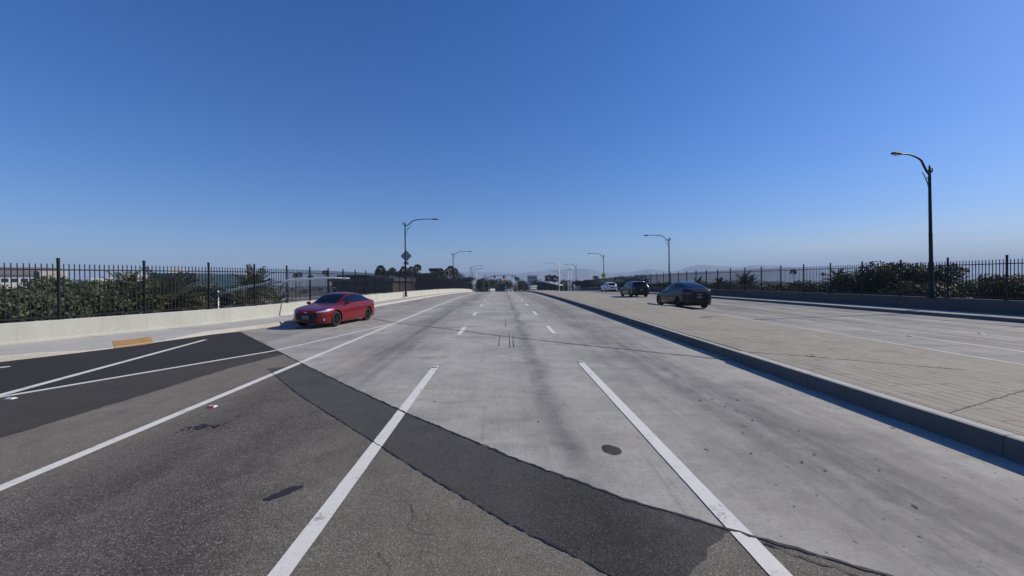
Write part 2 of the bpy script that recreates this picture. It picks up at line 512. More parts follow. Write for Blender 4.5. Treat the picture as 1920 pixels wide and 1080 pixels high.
M['wall_shaded'] = wall_concrete('shade_darkened_parapet', (.072, .072, .071), (.098, .098, .096), dirt=.3)  # parapet concrete darkened in its colour to deepen the wall's shade
M['kerb_face'] = wall_concrete('shaded_grimy_kerb', (.10, .098, .095), (.14, .138, .133), dirt=.4)  # tyre grime, plus shade painted into the faces turned from the sun
M['paving'] = paving_mat()
M['tactile'] = simple('ochre_tactile', (.40, .225, .085), .85, var=.3, scale=8)
M['crack'] = simple('sealed_crack', (.018, .018, .019), .7, var=.3, scale=9)
M['fence'] = simple('black_iron', (.007, .009, .014), .55, var=.3, scale=2, spec=.3)
M['pole'] = simple('dark_pole_paint', (.007, .012, .016), .55, var=.25, scale=1.5, spec=.3)
M['steel'] = simple('galvanised_steel', (.50, .51, .50), .45, .3, var=.12, scale=3)
M['alu'] = simple('bare_aluminium', (.15, .29, .34), .5, .1, var=.15, scale=4)
M['lens'] = simple('lamp_lens', (.55, .58, .60), .25)
M['terrain'] = simple('dry_ground', (.085, .075, .055), .95, var=.4, scale=.02)
M['dirt'] = simple('embankment_soil', (.07, .062, .045), .95, var=.4, scale=.4)

# ------------------------------------------------------------------ ground and road
mb = MB()
NR = [60, 150, 400, 1000, 2500, 6000, 9400]
k = 48
mb.v.append((0, 100, GROUND_Z))
for r in NR:
    for j in range(k):
        an = 2 * math.pi * j / k
        mb.v.append((r * math.cos(an), 100 + r * math.sin(an), GROUND_Z))
for j in range(k): mb.f.append((0, 1 + j, 1 + (j + 1) % k))
for i in range(len(NR) - 1):
    for j in range(k):
        a = 1 + i * k + j; b = 1 + i * k + (j + 1) % k
        mb.f.append((a, a + k, b + k, b))
tag(mb.build('ground', M['terrain']), kind='structure')

KERB_L = [(-12, -24.5), (4, -19.6), (8, -15.9), (11.4, -13.15), (13.35, -12.15), (16.6, -11.25), (17.9, -10.75), (20.7, -9.95), (27, -9.8), (33, -9.7),
          (43, -9.25), (60, -8.8), (90, -8.4), (130, -8.2), (330, -8.2)]
WALL_L = [(-12, -27.6), (4, -20.9), (8, -18.2), (10.5, -16.65), (13.3, -15.3), (15.8, -14.2), (18.6, -12.95), (20.6, -12.3), (24, -11.7), (30, -11.35), (38, -11.15),
          (48, -10.6), (62, -10.0), (80, -9.55), (100, -9.2), (130, -9.0)]
WALL_R = [(-12, 24.6), (8, 23.6), (18, 22.95), (23, 22.6), (29, 22.25), (37, 21.95), (60, 21.85), (90, 21.5), (130, 21.2)]
KERB_R = [(-12, 22.6), (8, 21.8), (17, 21.35), (24.6, 20.8), (40, 20.3), (60, 20.1), (90, 19.8), (130, 19.5), (330, 19.5)]
MED_L = [(-12, 5.55), (60, 5.55), (130, 5.55)]
MED_R = [(-12, 10.3), (60, 10.3), (130, 10.3)]
def kl(y): return smooth_interp(KERB_L, y)
def wl(y): return smooth_interp(WALL_L, y)
def wr_(y): return smooth_interp(WALL_R, y)
def kr(y): return smooth_interp(KERB_R, y)

stations = [-12 + i * 2.0 for i in range(17)] + [22 + i * 2.0 for i in range(55)] + [132 + i * 4.0 for i in range(50)]
mb = MB()
for y in stations:
    hw = 1.0
    for x in (-28, 26):
        mb.v.append((x, y, zr(y)))
for i in range(len(stations) - 1):
    mb.f.append((2 * i, 2 * i + 1, 2 * i + 3, 2 * i + 2))
tag(mb.build('road', M['road']), kind='structure')
mb = MB()
for s, xe in ((-1, -28), (1, 26)):
    for a, b in zip(stations, stations[1:]):
        za, zb = zr(a) - .02, zr(b) - .02
        xa = xe + s * (za - GROUND_Z) * 1.3; xb = xe + s * (zb - GROUND_Z) * 1.3
        mb.quad((xe, a, za), (xe, b, zb), (xb, b, GROUND_Z + .01), (xa, a, GROUND_Z + .01))
tag(mb.build('embankment', M['dirt']), kind='structure')

def drape(name, poly, dz, mat, kind='structure'):
    """a thin sheet that follows the road surface"""
    bm = bmesh.new()
    vs = [bm.verts.new((x, y, 0)) for x, y in poly]
    for tri in tessellate_polygon([[Vector((x, y, 0)) for x, y in poly]]):
        bm.faces.new([vs[i] for i in tri])
    ys = [p[1] for p in poly]
    for s in stations:
        if min(ys) < s < max(ys) and s >= 20:
            bmesh.ops.bisect_plane(bm, geom=bm.verts[:] + bm.edges[:] + bm.faces[:], plane_co=(0, s, 0), plane_no=(0, 1, 0))
    for v in bm.verts: v.co.z = zr(v.co.y) + dz
    bmesh.ops.recalc_face_normals(bm, faces=bm.faces[:])
    for f in bm.faces:
        if f.normal.z < 0: f.normal_flip()
    me = bpy.data.meshes.new(name); bm.to_mesh(me); bm.free()
    me.materials.append(mat)
    o = bpy.data.objects.new(name, me); COL.objects.link(o)
    if kind: o['kind'] = kind
    return o

def ragged(pts, step, amp, seed):
    """subdivide a polyline and roughen it"""
    rnd = random.Random(seed); res = []
    for (x0, y0), (x1, y1) in zip(pts, pts[1:]):
        d = math.hypot(x1 - x0, y1 - y0); n = max(1, int(d / step))
        nx, ny = -(y1 - y0) / d, (x1 - x0) / d
        for i in range(n):
            t = i / n; a = rnd.gauss(0, amp) if (i or res) else 0
            res.append((lerp(x0, x1, t) + nx * a, lerp(y0, y1, t) + ny * a))
    res.append(pts[-1]); return res

JOINT = ragged([(-10.6, 17.45), (-10.19, 16.96), (-7.2, 13.35), (-4.83, 10.47), (-3.0, 8.3), (-1.5, 6.56), (0.09, 4.86), (1.09, 3.91), (1.82, 3.37), (2.45, 2.93), (3.6, 2.1), (5.5, .7)], .06, .006, 3)
drape('asphalt', [(-27, -11.9), (5.5, -11.9)] + list(reversed(JOINT)) + [(-11.2, 16.7), (-12.1, 13.4), (-13.1, 11.45), (-15.85, 8.05), (-19.55, 4.05), (-24, -8)], .002, M['asphalt'])
LOW_DARK = ragged([(-6.05, 12.0), (-6.2, 11.4), (-6.45, 10.1), (-6.56, 7.34), (-6.67, 5.79), (-6.9, 3), (-7.1, 0)], .12, .012, 5)
j_dark = [p for p in JOINT if p[0] <= -6.08]
drape('dark_asphalt', [(-20, -1)] + list(reversed(LOW_DARK)) + list(reversed(j_dark)) + [(-11.2, 16.7), (-12.1, 13.4), (-13.1, 11.45), (-15.85, 8.05), (-19.55, 4.05)], .004, M['asphalt_dark'])
drape('brown_asphalt', LOW_DARK[:-1] + [(-13.5, 0), (-9.06, 7.80), (-6.75, 12.3)], .006, M['asphalt_brown'])
LOW_PATCH = ragged([(-5.5, 10.05), (-3.67, 7.73), (-1.55, 5.3), (-.8, 4.44), (.06, 3.52), (.59, 3.03), (.86, 2.75), (1.0, 2.55)], .05, .0035, 8)
j_patch = [p for p in JOINT if -4.9 < p[0] < 1.84]
drape('asphalt_patch', LOW_PATCH + ragged([(1.12, 2.55), (1.29, 2.9), (1.54, 3.15), (1.80, 3.38)], .06, .02, 9)[:-1] + list(reversed(j_patch)) + [(-5.1, 10.3)], .004, M['asphalt_new'])

def ribbon(mb, pts, w0, w1=None, dz=.008, step=1.0, jit=0., seed=1):
    """a strip along a polyline on the road, w0 wide at its start and w1 at its end"""
    w1 = w0 if w1 is None else w1; rnd = random.Random(seed)
    P = []
    for (x0, y0), (x1, y1) in zip(pts, pts[1:]):
        n = max(1, int(math.hypot(x1 - x0, y1 - y0) / step))
        P += [(lerp(x0, x1, i / n), lerp(y0, y1, i / n)) for i in range(n)]
    P.append(pts[-1]); n = len(P); prev = None
    for i, (x, y) in enumerate(P):
        a = P[max(i - 1, 0)]; b = P[min(i + 1, n - 1)]
        d = math.hypot(b[0] - a[0], b[1] - a[1]); nx, ny = -(b[1] - a[1]) / d, (b[0] - a[0]) / d
        w_ = lerp(w0, w1, i / (n - 1)) * (1 + rnd.uniform(-jit, jit)) / 2; o = rnd.gauss(0, jit * w0 * .3)
        l = (x + nx * (o + w_), y + ny * (o + w_)); r = (x + nx * (o - w_), y + ny * (o - w_))
        cur = ((l[0], l[1], zr(l[1]) + dz), (r[0], r[1], zr(r[1]) + dz))
        if prev: mb.quad(prev[1], cur[1], cur[0], prev[0])
        prev = cur

mk = MB()
ribbon(mk, [(-9.9, 6.2), (-9.2, 8.0), (-10.30, 14.6), (-10.43, 15.35)] if False else [(-8.55, 3.9), (-9.2, 8.0), (-10.42, 15.2)], .19, .15)
ribbon(mk, [(-10.8, 4.5), (-9.06, 7.88), (-6.66, 12.6), (-5.53, 17.68), (-5.16, 19.6)], .15, .12)
ribbon(mk, [(-5.03, -6), (-5.03, 20.5), (-5.05, 34), (-5.05, 60), (-5.05, 130)], .15, .15, .009, .3, .025)
ribbon(mk, [(-12.9, 9.8), (-12.13, 10.78)], .17, .17)
for xs in (-1.57, 1.88):
    ribbon(mk, [(xs, -6), (xs, 1.5), (xs, 9.85 if xs < 0 else 10.2)], .155, step=.12, jit=.018)
    for i in range(14):
        y0 = 15.6 + i * 8.15
        ribbon(mk, [(xs - (.03 if xs < 0 else -.03), y0), (xs - (.03 if xs < 0 else -.03), y0 + 2.5)], .17)
for i in range(12):
    ribbon(mk, [(-8.3 + i * .02, 27.5 + i * 8), (-6.6 + i * .05, 28.9 + i * 8)], .10) if i == 0 else None
ribbon(mk, [(-8.36, 27.88), (-7.11, 28.39), (-6.3, 29.4)], .09)
for xs, off, n in ((13.5, 10.2, 12), (16.2, 10.4, 12), (18.6, 9.2, 12)):
    for i in range(n):
        y0 = off + i * 8.1 - 8.1
        e = 3.4 if i < 2 else 2.3
        ribbon(mk, [(xs, y0), (xs, y0 + e)], .10)
tag(mk.build('lane_markings', M['paint']), kind='structure')

ck = MB()
ribbon(ck, JOINT, .026, .030, .0095, .05, .5, 4)
ribbon(ck, ragged([(-6.74, 22.4), (-4.98, 20.2), (-2.5, 17.8), (0.05, 15.04), (2.53, 12.78), (5.5, 10.28)], .2, .006, 6), .05, .045, .0098, .1, .35, 5)
ribbon(ck, [p for i, p in enumerate(LOW_PATCH) if p[0] > -5.2], .014, .014, .0095, .05, .8, 6)
rnd = random.Random(77)
def wander(x, y, ang, n, step, seed):
    r_ = random.Random(seed); P = [(x, y)]
    for i in range(n):
        ang += r_.gauss(0, .33); x += math.cos(ang) * step; y += math.sin(ang) * step; P.append((x, y))
    return P
ribbon(ck, wander(-1.05, 3.95, -.9, 26, .035, 1), .006, .003, .0095, .05, .6, 7)
ribbon(ck, wander(-.95, 3.2, -1.6, 18, .035, 2), .005, .003, .0095, .05, .6, 8)
ribbon(ck, ragged([(1.98, 3.2), (2.15, 3.02), (2.3, 2.9), (2.6, 2.6)], .06, .012, 3), .016, .010, .0095, .05, .6, 9)
for (x, y0, y1) in ((-.12, 12.9, 15.1), (.22, 12.5, 16.6), (.33, 12.6, 15.0), (.15, 18, 22)):
    ribbon(ck, [(x, y0), (x + .03, y1)], .016, .010, .0095, .3, .4, 11)
tag(ck.build('pavement_cracks', M['crack']), kind='structure')

def blob(mb, cx, cy, a, b, ang, dz, seed, n=34, rough=.18):
    r_ = random.Random(seed); P = []
    ph = [r_.uniform(0, 6.28) for _ in range(5)]
    for i in range(n):
        t = 2 * math.pi * i / n
        k_ = 1 + rough * sum(math.sin((j + 2) * t + ph[j]) / (j + 1.3) for j in range(5)) + r_.uniform(-.05, .05)
        x, y = a * k_ * math.cos(t), b * k_ * math.sin(t)
        X, Y = cx + x * math.cos(ang) - y * math.sin(ang), cy + x * math.sin(ang) + y * math.cos(ang)
        P.append((X, Y, zr(Y) + dz))
    mb.quad(*P)
st = MB()
blob(st, -2.10, 4.17, .12, .07, .95, .0095, 3, 60, .22)
blob(st, -2.17, 4.08, .085, .055, 1.0, .0096, 12, 50, .25)
rnd = random.Random(31)
for i in range(34):
    u = rnd.uniform(-1, 1)
    a = rnd.uniform(.012, .045) * (1.2 - abs(u))
    blob(st, -4.22 + .26 * u + rnd.gauss(0, .035), 6.08 + .10 * u + rnd.gauss(0, .06), a, a * rnd.uniform(.5, 1.1), rnd.uniform(0, 3), .0090 + i * .00001, 300 + i, 20, .35)
rnd = random.Random(15)
for i in range(40):
    if i < 22: x, y = rnd.gauss(3.5, .4), rnd.uniform(3.4, 7.5)
    else: x, y = rnd.uniform(-4.6, 5.2), rnd.uniform(5.0, 14)
    a = rnd.uniform(.006, .014)
    blob(st, x, y, a, a * rnd.uniform(1.2, 3.5), rnd.uniform(-.4, .4), .0095 + i * .00001, 30 + i, 14, .3)
tag(st.build('tar_stains', M['crack']), kind='structure')
pl = MB(); blob(pl, 1.28, 5.02, .105, .155, .1, .003, 9, 40, .06)
tag(pl.build('asphalt_plug', M['asphalt_new']), kind='structure')

# left pavement: kerb, slab, ramp with tactile plate
def kerb_h(y): return interp([(4, .14), (12.0, .14), (13.0, .03), (15.0, .02), (16.5, .13), (20, .15)], y)
ysd = [-12, -6, 0, 4, 6, 8, 9.5] + [10.5 + .25 * i for i in range(50)] + [24 + i * 2.0 for i in range(54)]
kb = MB(); sw = MB(); pk = None
for y in ysd:
    z = zr(y); h = kerb_h(y); x0 = kl(y); xw = wl(y) + .02
    nrm = (kl(y + .2) - kl(y - .2)) / .4
    wk = .17 * math.sqrt(1 + nrm * nrm)
    c = [(x0, y, z - .02), (x0 - .02, y, z + h - .015), (x0 - .045, y, z + h), (x0 - wk, y, z + h + .004)]
    hw = lerp(h, .15, .7) if h < .14 else h
    s = [(x0 - wk - .004, y, z + h), (lerp(x0 - wk, xw, .45), y, z + hw + .01), (xw, y, z + .17)]
    if pk:
        for i in range(3): kb.quad(pk[0][i + 1], pk[0][i], c[i], c[i + 1])
        for i in range(2): sw.quad(pk[1][i + 1], pk[1][i], s[i], s[i + 1])
    pk = (c, s)
tag(kb.build('kerb', M['kerb']), kind='structure')
tag(sw.build('sidewalk', M['sidewalk']), kind='structure')

def side_height(x, y):
    """height of the left slab under (x, y)"""
    z = zr(y); h = kerb_h(y); x0 = kl(y) - .17 * math.sqrt(1 + ((kl(y + .2) - kl(y - .2)) / .4) ** 2); xw = wl(y); xm = lerp(x0, xw, .45); hw = lerp(h, .15, .7) if h < .14 else h
    if x >= xm: return z + lerp(h, hw + .01, (x0 - x) / (x0 - xm))
    return z + lerp(hw + .01, .17, (xm - x) / (xm - xw))
tp = MB()
cor = [(-11.98, 13.45), (-12.95, 14.45), (-12.5, 15.45), (-11.62, 14.5)]
n = 14
def bil(u, v):
    a = [lerp(cor[0][i], cor[3][i], u) for i in (0, 1)]; b = [lerp(cor[1][i], cor[2][i], u) for i in (0, 1)]
    return lerp(a[0], b[0], v), lerp(a[1], b[1], v)
for i in range(n):
    for j in range(6):
        q = [bil(i / n, j / 6), bil((i + 1) / n, j / 6), bil((i + 1) / n, (j + 1) / 6), bil(i / n, (j + 1) / 6)]
        tp.quad(*[(x, y, side_height(x, y) + .006) for x, y in q])
        cx, cy = bil((i + .5) / n, (j + .5) / 6)
        tp.lathe([(.035, side_height(cx, cy) + .006), (.022, side_height(cx, cy) + .011), (.001, side_height(cx, cy) + .011)], (cx, cy, 0), k=8)
tag(tp.build('tactile_paving', M['tactile']), kind='structure')
jl = MB()
for y in (13.0, 15.2, 17.4, 20.6, 23, 26, 29, 33, 37, 42):
    xa, xb = kl(y) - .2, wl(y) + .05
    if y == 13.0: continue
    jl.quad((xa, y, side_height(xa, y) + .008), (xa, y + .02, side_height(xa, y) + .008), (xb, y + .02, side_height(xb, y) + .008), (xb, y, side_height(xb, y) + .008))
tag(jl.build('sidewalk_joints', M['crack']), kind='structure')

# right pavement
kb = MB(); sw = MB(); kf = MB(); pk = None
for y in ysd:
    z = zr(y); x0 = kr(y); xw = wr_(y) - .02
    c = [(x0, y, z - .02), (x0 + .02, y, z + .155), (x0 + .045, y, z + .17), (x0 + .2, y, z + .174)]
    s = [(x0 + .204, y, z + .17), (xw, y, z + .18)]
    if pk:
        kf.quad(pk[0][0], pk[0][1], c[1], c[0])
        for i in (1, 2): kb.quad(pk[0][i], pk[0][i + 1], c[i + 1], c[i])
        sw.quad(pk[1][0], pk[1][1], s[1], s[0])
    pk = (c, s)
tag(kb.build('kerb', M['kerb']), kind='structure')
tag(sw.build('sidewalk', M['sidewalk']), kind='structure')

# median: kerb upstand and stamped paving
kb = MB(); pv = MB(); gp = MB(); pk = None
ysm = [-12, -4, 0, 2, 4, 6, 8, 9.6, 10.05, 10.06, 10.5, 12, 14, 16, 18] + [20 + 2.0 * i for i in range(56)]
for y in ysm:
    z = zr(y); o = 0.0 if y <= 10.05 else .05; e = .25 if y <= 10.05 else .235
    x0 = 5.55 + o
    c = [(x0, y, z - .02), (x0 + .012, y, z + e - .035), (x0 + .022, y, z + e - .01), (x0 + .05, y, z + e), (5.745, y, z + e), (5.75, y, z + e - .03)]
    q = [(5.772, y, z + .215), (5.78, y, z + .247), (8.0, y, z + .262), (10.12, y, z + .25), (10.14, y, z + .25), (10.3, y, z + .245), (10.33, y, z - .02)]
    if pk:
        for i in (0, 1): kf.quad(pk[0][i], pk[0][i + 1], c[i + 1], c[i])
        for i in (2, 3, 4): kb.quad(pk[0][i], pk[0][i + 1], c[i + 1], c[i])
        for i in range(3): pv.quad(pk[1][i], pk[1][i + 1], q[i + 1], q[i])
        for i in (4, 5): kb.quad(pk[1][i], pk[1][i + 1], q[i + 1], q[i])
        gp.quad(pk[0][5], pk[1][0], q[0], c[5])
    pk = (c, q)
kb.quad((5.55, 130, zr(130)), (10.33, 130, zr(130)), (10.3, 130, zr(130) + .24), (5.6, 130, zr(130) + .24))
tag(kb.build('kerb', M['kerb']), kind='structure')
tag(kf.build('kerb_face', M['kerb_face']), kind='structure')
tag(pv.build('median_paving', M['paving']), kind='structure')
mc = MB()
def med_z(x, y): return zr(y) + (lerp(.247, .262, (x - 5.78) / 2.22) if x < 8 else lerp(.262, .25, (x - 8) / 2.12)) + .004
def med_line(mb, pts, wdt, seed):
    P = ragged(pts, .08, .008, seed); r_ = random.Random(seed)
    prev = None
    for i, (x, y) in enumerate(P):
        a = P[max(i - 1, 0)]; b = P[min(i + 1, len(P) - 1)]; d = math.hypot(b[0] - a[0], b[1] - a[1]) or 1
        nx, ny = -(b[1] - a[1]) / d, (b[0] - a[0]) / d; w_ = wdt / 2 * r_.uniform(.5, 1.4)
        l = (x + nx * w_, y + ny * w_); r = (x - nx * w_, y - ny * w_)
        cur = ((l[0], l[1], med_z(*l)), (r[0], r[1], med_z(*r)))
        if prev: mb.quad(prev[1], cur[1], cur[0], prev[0])
        prev = cur
med_line(mc, [(5.8, 9.95), (6.87, 9.18), (7.9, 8.25), (8.6, 7.7)], .030, 1)
med_line(mc, [(6.87, 9.18), (6.98, 9.5)], .03, 2); med_line(mc, [(6.87, 9.18), (6.78, 9.42)], .025, 3)
med_line(mc, [(5.79, 5.38), (7.0, 5.9), (8.4, 6.5), (10.1, 7.2)], .022, 4)
for y in (14.5, 24, 33):
    med_line(mc, [(5.8, y), (8, y - .4), (10.1, y - .9)], .022, int(y))
for i in range(40):
    y = -1.5 + i * 3.05
    if 9.5 < y < 10.6: continue
    o = 5.55 if y <= 10.05 else 5.60; e = .25 if y <= 10.05 else .235
    z = zr(y); w_ = .004
    q = [(o - .002, z), (o + .010, z + e - .035), (o + .020, z + e - .008), (o + .05, z + e + .002), (5.745, z + e + .002)]
    for a, b in zip(q, q[1:]):
        mc.quad((a[0], y - w_, a[1]), (a[0], y + w_, a[1]), (b[0], y + w_, b[1]), (b[0], y - w_, b[1]))
tag(mc.build('median_cracks', M['crack']), kind='structure')
tag(gp.build('joint_filler', M['crack']), kind='structure')

# ------------------------------------------------------------------ parapet walls and picket fences
def wall(name, fn, side, label):
    w_ = MB(); pk = None
    ys = [-4, 0, 3] + [5 + i * 1.0 for i in range(45)] + [50 + i * 2.5 for i in range(33)]
    for y in ys:
        x = fn(y); z = zr(y); t = .32 * -side if False else .32
        xo = x + side * t
        c = [(x - side * .03, y, z - .05), (x - side * .03, y, z + .22), (x, y, z + .245), (x, y, z + .80), (x + side * .02, y, z + .82), (xo, y, z + .82), (xo, y, z - 1.2)]
        if pk:
            for i in range(6):
                w_.quad(pk[i], pk[i + 1], c[i + 1], c[i]) if side > 0 else w_.quad(pk[i + 1], pk[i], c[i], c[i + 1])
        pk = c
    x, z = fn(130), zr(130)
    w_.quad((x, 130, z), (x + side * .32, 130, z), (x + side * .32, 130, z + .82), (x, 130, z + .80))
    return tag(w_.build(name, M['wall' if side < 0 else 'wall_shaded']), label, 'wall')
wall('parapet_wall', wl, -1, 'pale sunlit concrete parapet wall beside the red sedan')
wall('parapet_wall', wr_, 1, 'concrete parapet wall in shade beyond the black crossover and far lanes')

def fence(fn, side, label):
    t = thing('picket_fence', label, 'fence', (fn(10) + side * .16, 10, zr(10) + .82))
    inv = Vector(t.location)
    def P(y, h): return Vector((fn(y) + side * .16, y, zr(y) + .82 + h)) - inv
    # posts 2.42 m apart along the curve
    ys = [2.0]; y = 2.0
    while y < 128:
        y0 = y; a = P(y, 0)
        while (P(y, 0) - a).length < 2.42: y += .02
        ys.append(y)
    for i, y in enumerate(ys):
        m = MB(); b = P(y, 0)
        m.box((b.x, b.y, b.z + 1.025), (.062, .062, 2.05)); m.box((b.x, b.y, b.z + 2.055), (.072, .072, .02)); m.box((b.x, b.y, b.z + .012), (.15, .15, .02))
        m.build('post', M['fence'], t)
    for y0, y1 in zip(ys, ys[1:]):
        m = MB(); a, b = P(y0, 0), P(y1, 0); n_ = 17
        for hh in (.10, 1.67):
            m.bar(a + Vector((0, 0, hh)), b + Vector((0, 0, hh)), .036, .042)
        ang = math.atan2(b.y - a.y, b.x - a.x); Rz = Matrix.Rotation(ang, 3, 'Z')
        for i in range(1, n_ + 1):
            p = a.lerp(b, i / (n_ + 1))
            m.box((p.x, p.y, p.z + .965), (.0235, .0235, 1.81), Rz)
        m.build('picket_panel', M['fence'], t)
    return t
fence(wl, -1, 'black iron picket fence on the sunlit wall behind the red sedan')
fence(wr_, 1, 'black iron picket fence on the shaded wall beyond the far lanes')

# ------------------------------------------------------------------ street lamps
def make_lamp(label, x, y, z0, H, arm, ang, lean=0.0, group='curved arm street lamps along the bridge', mat='pole', scroll=True, rise=.75, fat=1.0):
    t = thing('street_lamp', label, 'street lamp', (x, y, z0), 0, group)
    t.rotation_euler = (0, lean, ang)          # local +X is the way the arm reaches
    pm = MB()
    pm.lathe([(.0, 0), (.19, 0), (.19, .05), (.15, .10), (.13, .45), (.105, .55), (.092, .8), (.082, H * .5), (.086, H * .5 + .01), (.086, H * .5 + .06), (.078, H * .5 + .08), (.062, H - .05), (.062, H + .02), (0, H + .03)], (0, 0, 0), k=14)
    pm.build('pole', M[mat], t, True)
    am = MB(); pts = []; rs = []
    for i in range(19):
        u = i / 18
        zz = rise * (1 - (1 - min(u / .72, 1)) ** 2 * (1 - .35 * math.sin(math.pi * min(u / .72, 1)))) if u < .72 else rise * (1 - .06 * ((u - .72) / .28) ** 2)
        if u < .28: zz *= (u / .28) ** .8
        pts.append((arm * u, 0, H - .12 + zz)); rs.append(lerp(.055, .034, u) * fat)
    am.tube(pts, rs, 10)
    am.build('arm', M[mat], t, True)
    if scroll:
        sc = MB()
        sp = [(.05, 0, H - 1.15)] + [(.05 + .62 * (i / 8) ** 1.5, 0, H - 1.15 + 1.08 * (i / 8) ** .8) for i in range(1, 9)]
        sc.tube(sp, .020, 6)
        sc.tube([(.24 + .10 * math.cos(a * .5), 0, H - .42 + .10 * math.sin(a * .5)) for a in range(13)], .014, 6)
        sc.build('bracket', M[mat], t, True)
        fi = MB()
        fi.lathe([(0, 0), (.075, 0), (.09, .06), (.06, .12), (.035, .2), (.045, .28), (.02, .36), (0, .42)], (0, 0, H - .02), k=10)
        fi.tube([(-.17 + .11 * math.cos(a * .45 - 1.2), 0, H + .10 + .11 * math.sin(a * .45 - 1.2)) for a in range(14)], .03, 6)
        fi.build('finial', M[mat], t, True)
    lm = MB(); zt = pts[-1][2]
    lm.ball((arm + .28, 0, zt + .01), (.40, .15, .075), 14); lm.ball((arm + .12, 0, zt + .07), (.07, .07, .07), 8)
    hd = lm.build('lamp_head', M[mat], t, True)
    le = MB(); le.ball((arm + .33, 0, zt - .035), (.27, .11, .055), 12); le.build('lens', M['lens'], hd, True)
    return t

LZ = .82
make_lamp('dark street lamp carrying a diamond sign seen from behind', -10.42, 46.5, zr(46.5) + .3, 7.75, 3.0, 0)
make_lamp('dark street lamp beside the fan palm clump on the sunny side', -9.65, 85, zr(85) + .4, 7.2, 3.1, 0)
make_lamp('dark street lamp at the far end of the sunny side fence', -9.0, 124, zr(124) + .6, 6.4, 3.0, 0)
make_lamp('tall dark street lamp standing against the fence in front of the big bushes', 22.68, 22.0, zr(22) + .8, 6.62, 2.72, math.pi + .37, .030, rise=.88)
make_lamp('dark street lamp standing behind the black crossover', 22.15, 56, zr(56) + .6, 6.55, 2.75, math.pi)
make_lamp('dark street lamp carrying the yellow green pedestrian sign', 21.6, 90, zr(90) + .6, 6.75, 2.8, math.pi)
make_lamp('small dark street lamp past the pedestrian sign lamp', 21.3, 122, zr(122) + .6, 6.5, 2.6, math.pi)

# ------------------------------------------------------------------ signs
def diamond(mb, c, s, t=.004):
    cx, cy, cz = c
    pts = []
    k_ = s * .06
    for (a, b) in ((0, -1), (1, 0), (0, 1), (-1, 0)):
        for d in (-1, 1):
            if a == 0: pts.append((cx + d * k_ * (1 if b < 0 else -1), cz + b * (s - k_)))
            else: pts.append((cx + a * (s - k_), cz + d * k_ * (1 if a > 0 else -1)))
    n = len(mb.v); k = len(pts)
    for yy in (cy - t, cy + t): mb.v += [(p[0], yy, p[1]) for p in pts]
    mb.f.append(tuple(n + i for i in range(k))); mb.f.append(tuple(n + k + i for i in reversed(range(k))))
    for i in range(k):
        j = (i + 1) % k; mb.f.append((n + i, n + k + i, n + k + j, n + j))

M['sign_lime'] = simple('lime_reflective', (.40, .62, .05), .5, var=.05)
M['sign_black'] = simple('sign_black', (.01, .01, .01), .5)
M['sign_white'] = simple('sign_white', (.75, .75, .72), .5, var=.05)
M['sign_red'] = simple('barrier_red', (.42, .10, .11), .6, var=.2)

p = at(761.5, 480, 46.62)
t = thing('warning_sign', 'grey diamond sign back mounted on the street lamp', 'sign', (p.x, p.y, p.z))
m = MB(); diamond(m, (0, 0, 0), .62); m.build('sign_plate', M['alu'], t)
m = MB(); m.box((0, -.012, .2), (.5, .02, .05)); m.box((0, -.012, -.2), (.5, .02, .05)); m.box((0, -.014, 0), (.05, .02, .42)); m.build('bracket', M['steel'], t)
p = at(761.5, 493.5, 46.62)
t = thing('plaque_sign', 'small grey rectangular plaque under the diamond sign', 'sign', (p.x, p.y, p.z))
m = MB(); m.box((0, 0, 0), (.52, .008, .30)); m.build('sign_plate', M['alu'], t)
m = MB(); m.box((0, -.012, 0), (.3, .02, .05)); m.build('bracket', M['steel'], t)

def walker(mb, c, s):
    cx, cy, cz = c
    def seg(a, b, w_):
        mb.bar((cx + a[0] * s, cy, cz + a[1] * s), (cx + b[0] * s, cy, cz + b[1] * s), .004, w_ * s)
    mb.ball((cx + .02 * s, cy, cz + .42 * s), (.085 * s, .003, .085 * s), 10)
    seg((0, .32), (-.02, -.05), .17); seg((-.02, -.05), (-.17, -.42), .09); seg((.0, -.05), (.14, -.42), .09)
    seg((.02, .25), (.19, .05), .07); seg((-.02, .25), (-.19, .08), .07)
p = at(1131.5, 516.5, 89.8)
t = thing('pedestrian_sign', 'yellow green diamond pedestrian sign on the lamp above the white hatchback', 'sign', (p.x, p.y, p.z))
m = MB(); diamond(m, (0, 0, 0), .60); m.build('sign_plate', M['sign_lime'], t)
m = MB(); walker(m, (0, -.012, 0), .62); m.build('symbol', M['sign_black'], t)
p = at(1131, 526, 89.8)
t = thing('plaque_sign', 'yellow green rectangular plaque below the pedestrian sign', 'sign', (p.x, p.y, p.z))
m = MB(); m.box((0, 0, 0), (.5, .008, .42)); m.build('sign_plate', M['sign_lime'], t)
m = MB(); m.box((0, -.008, .05), (.3, .008, .05)); m.box((0, -.008, -.06), (.22, .008, .05)); m.build('symbol', M['sign_black'], t)

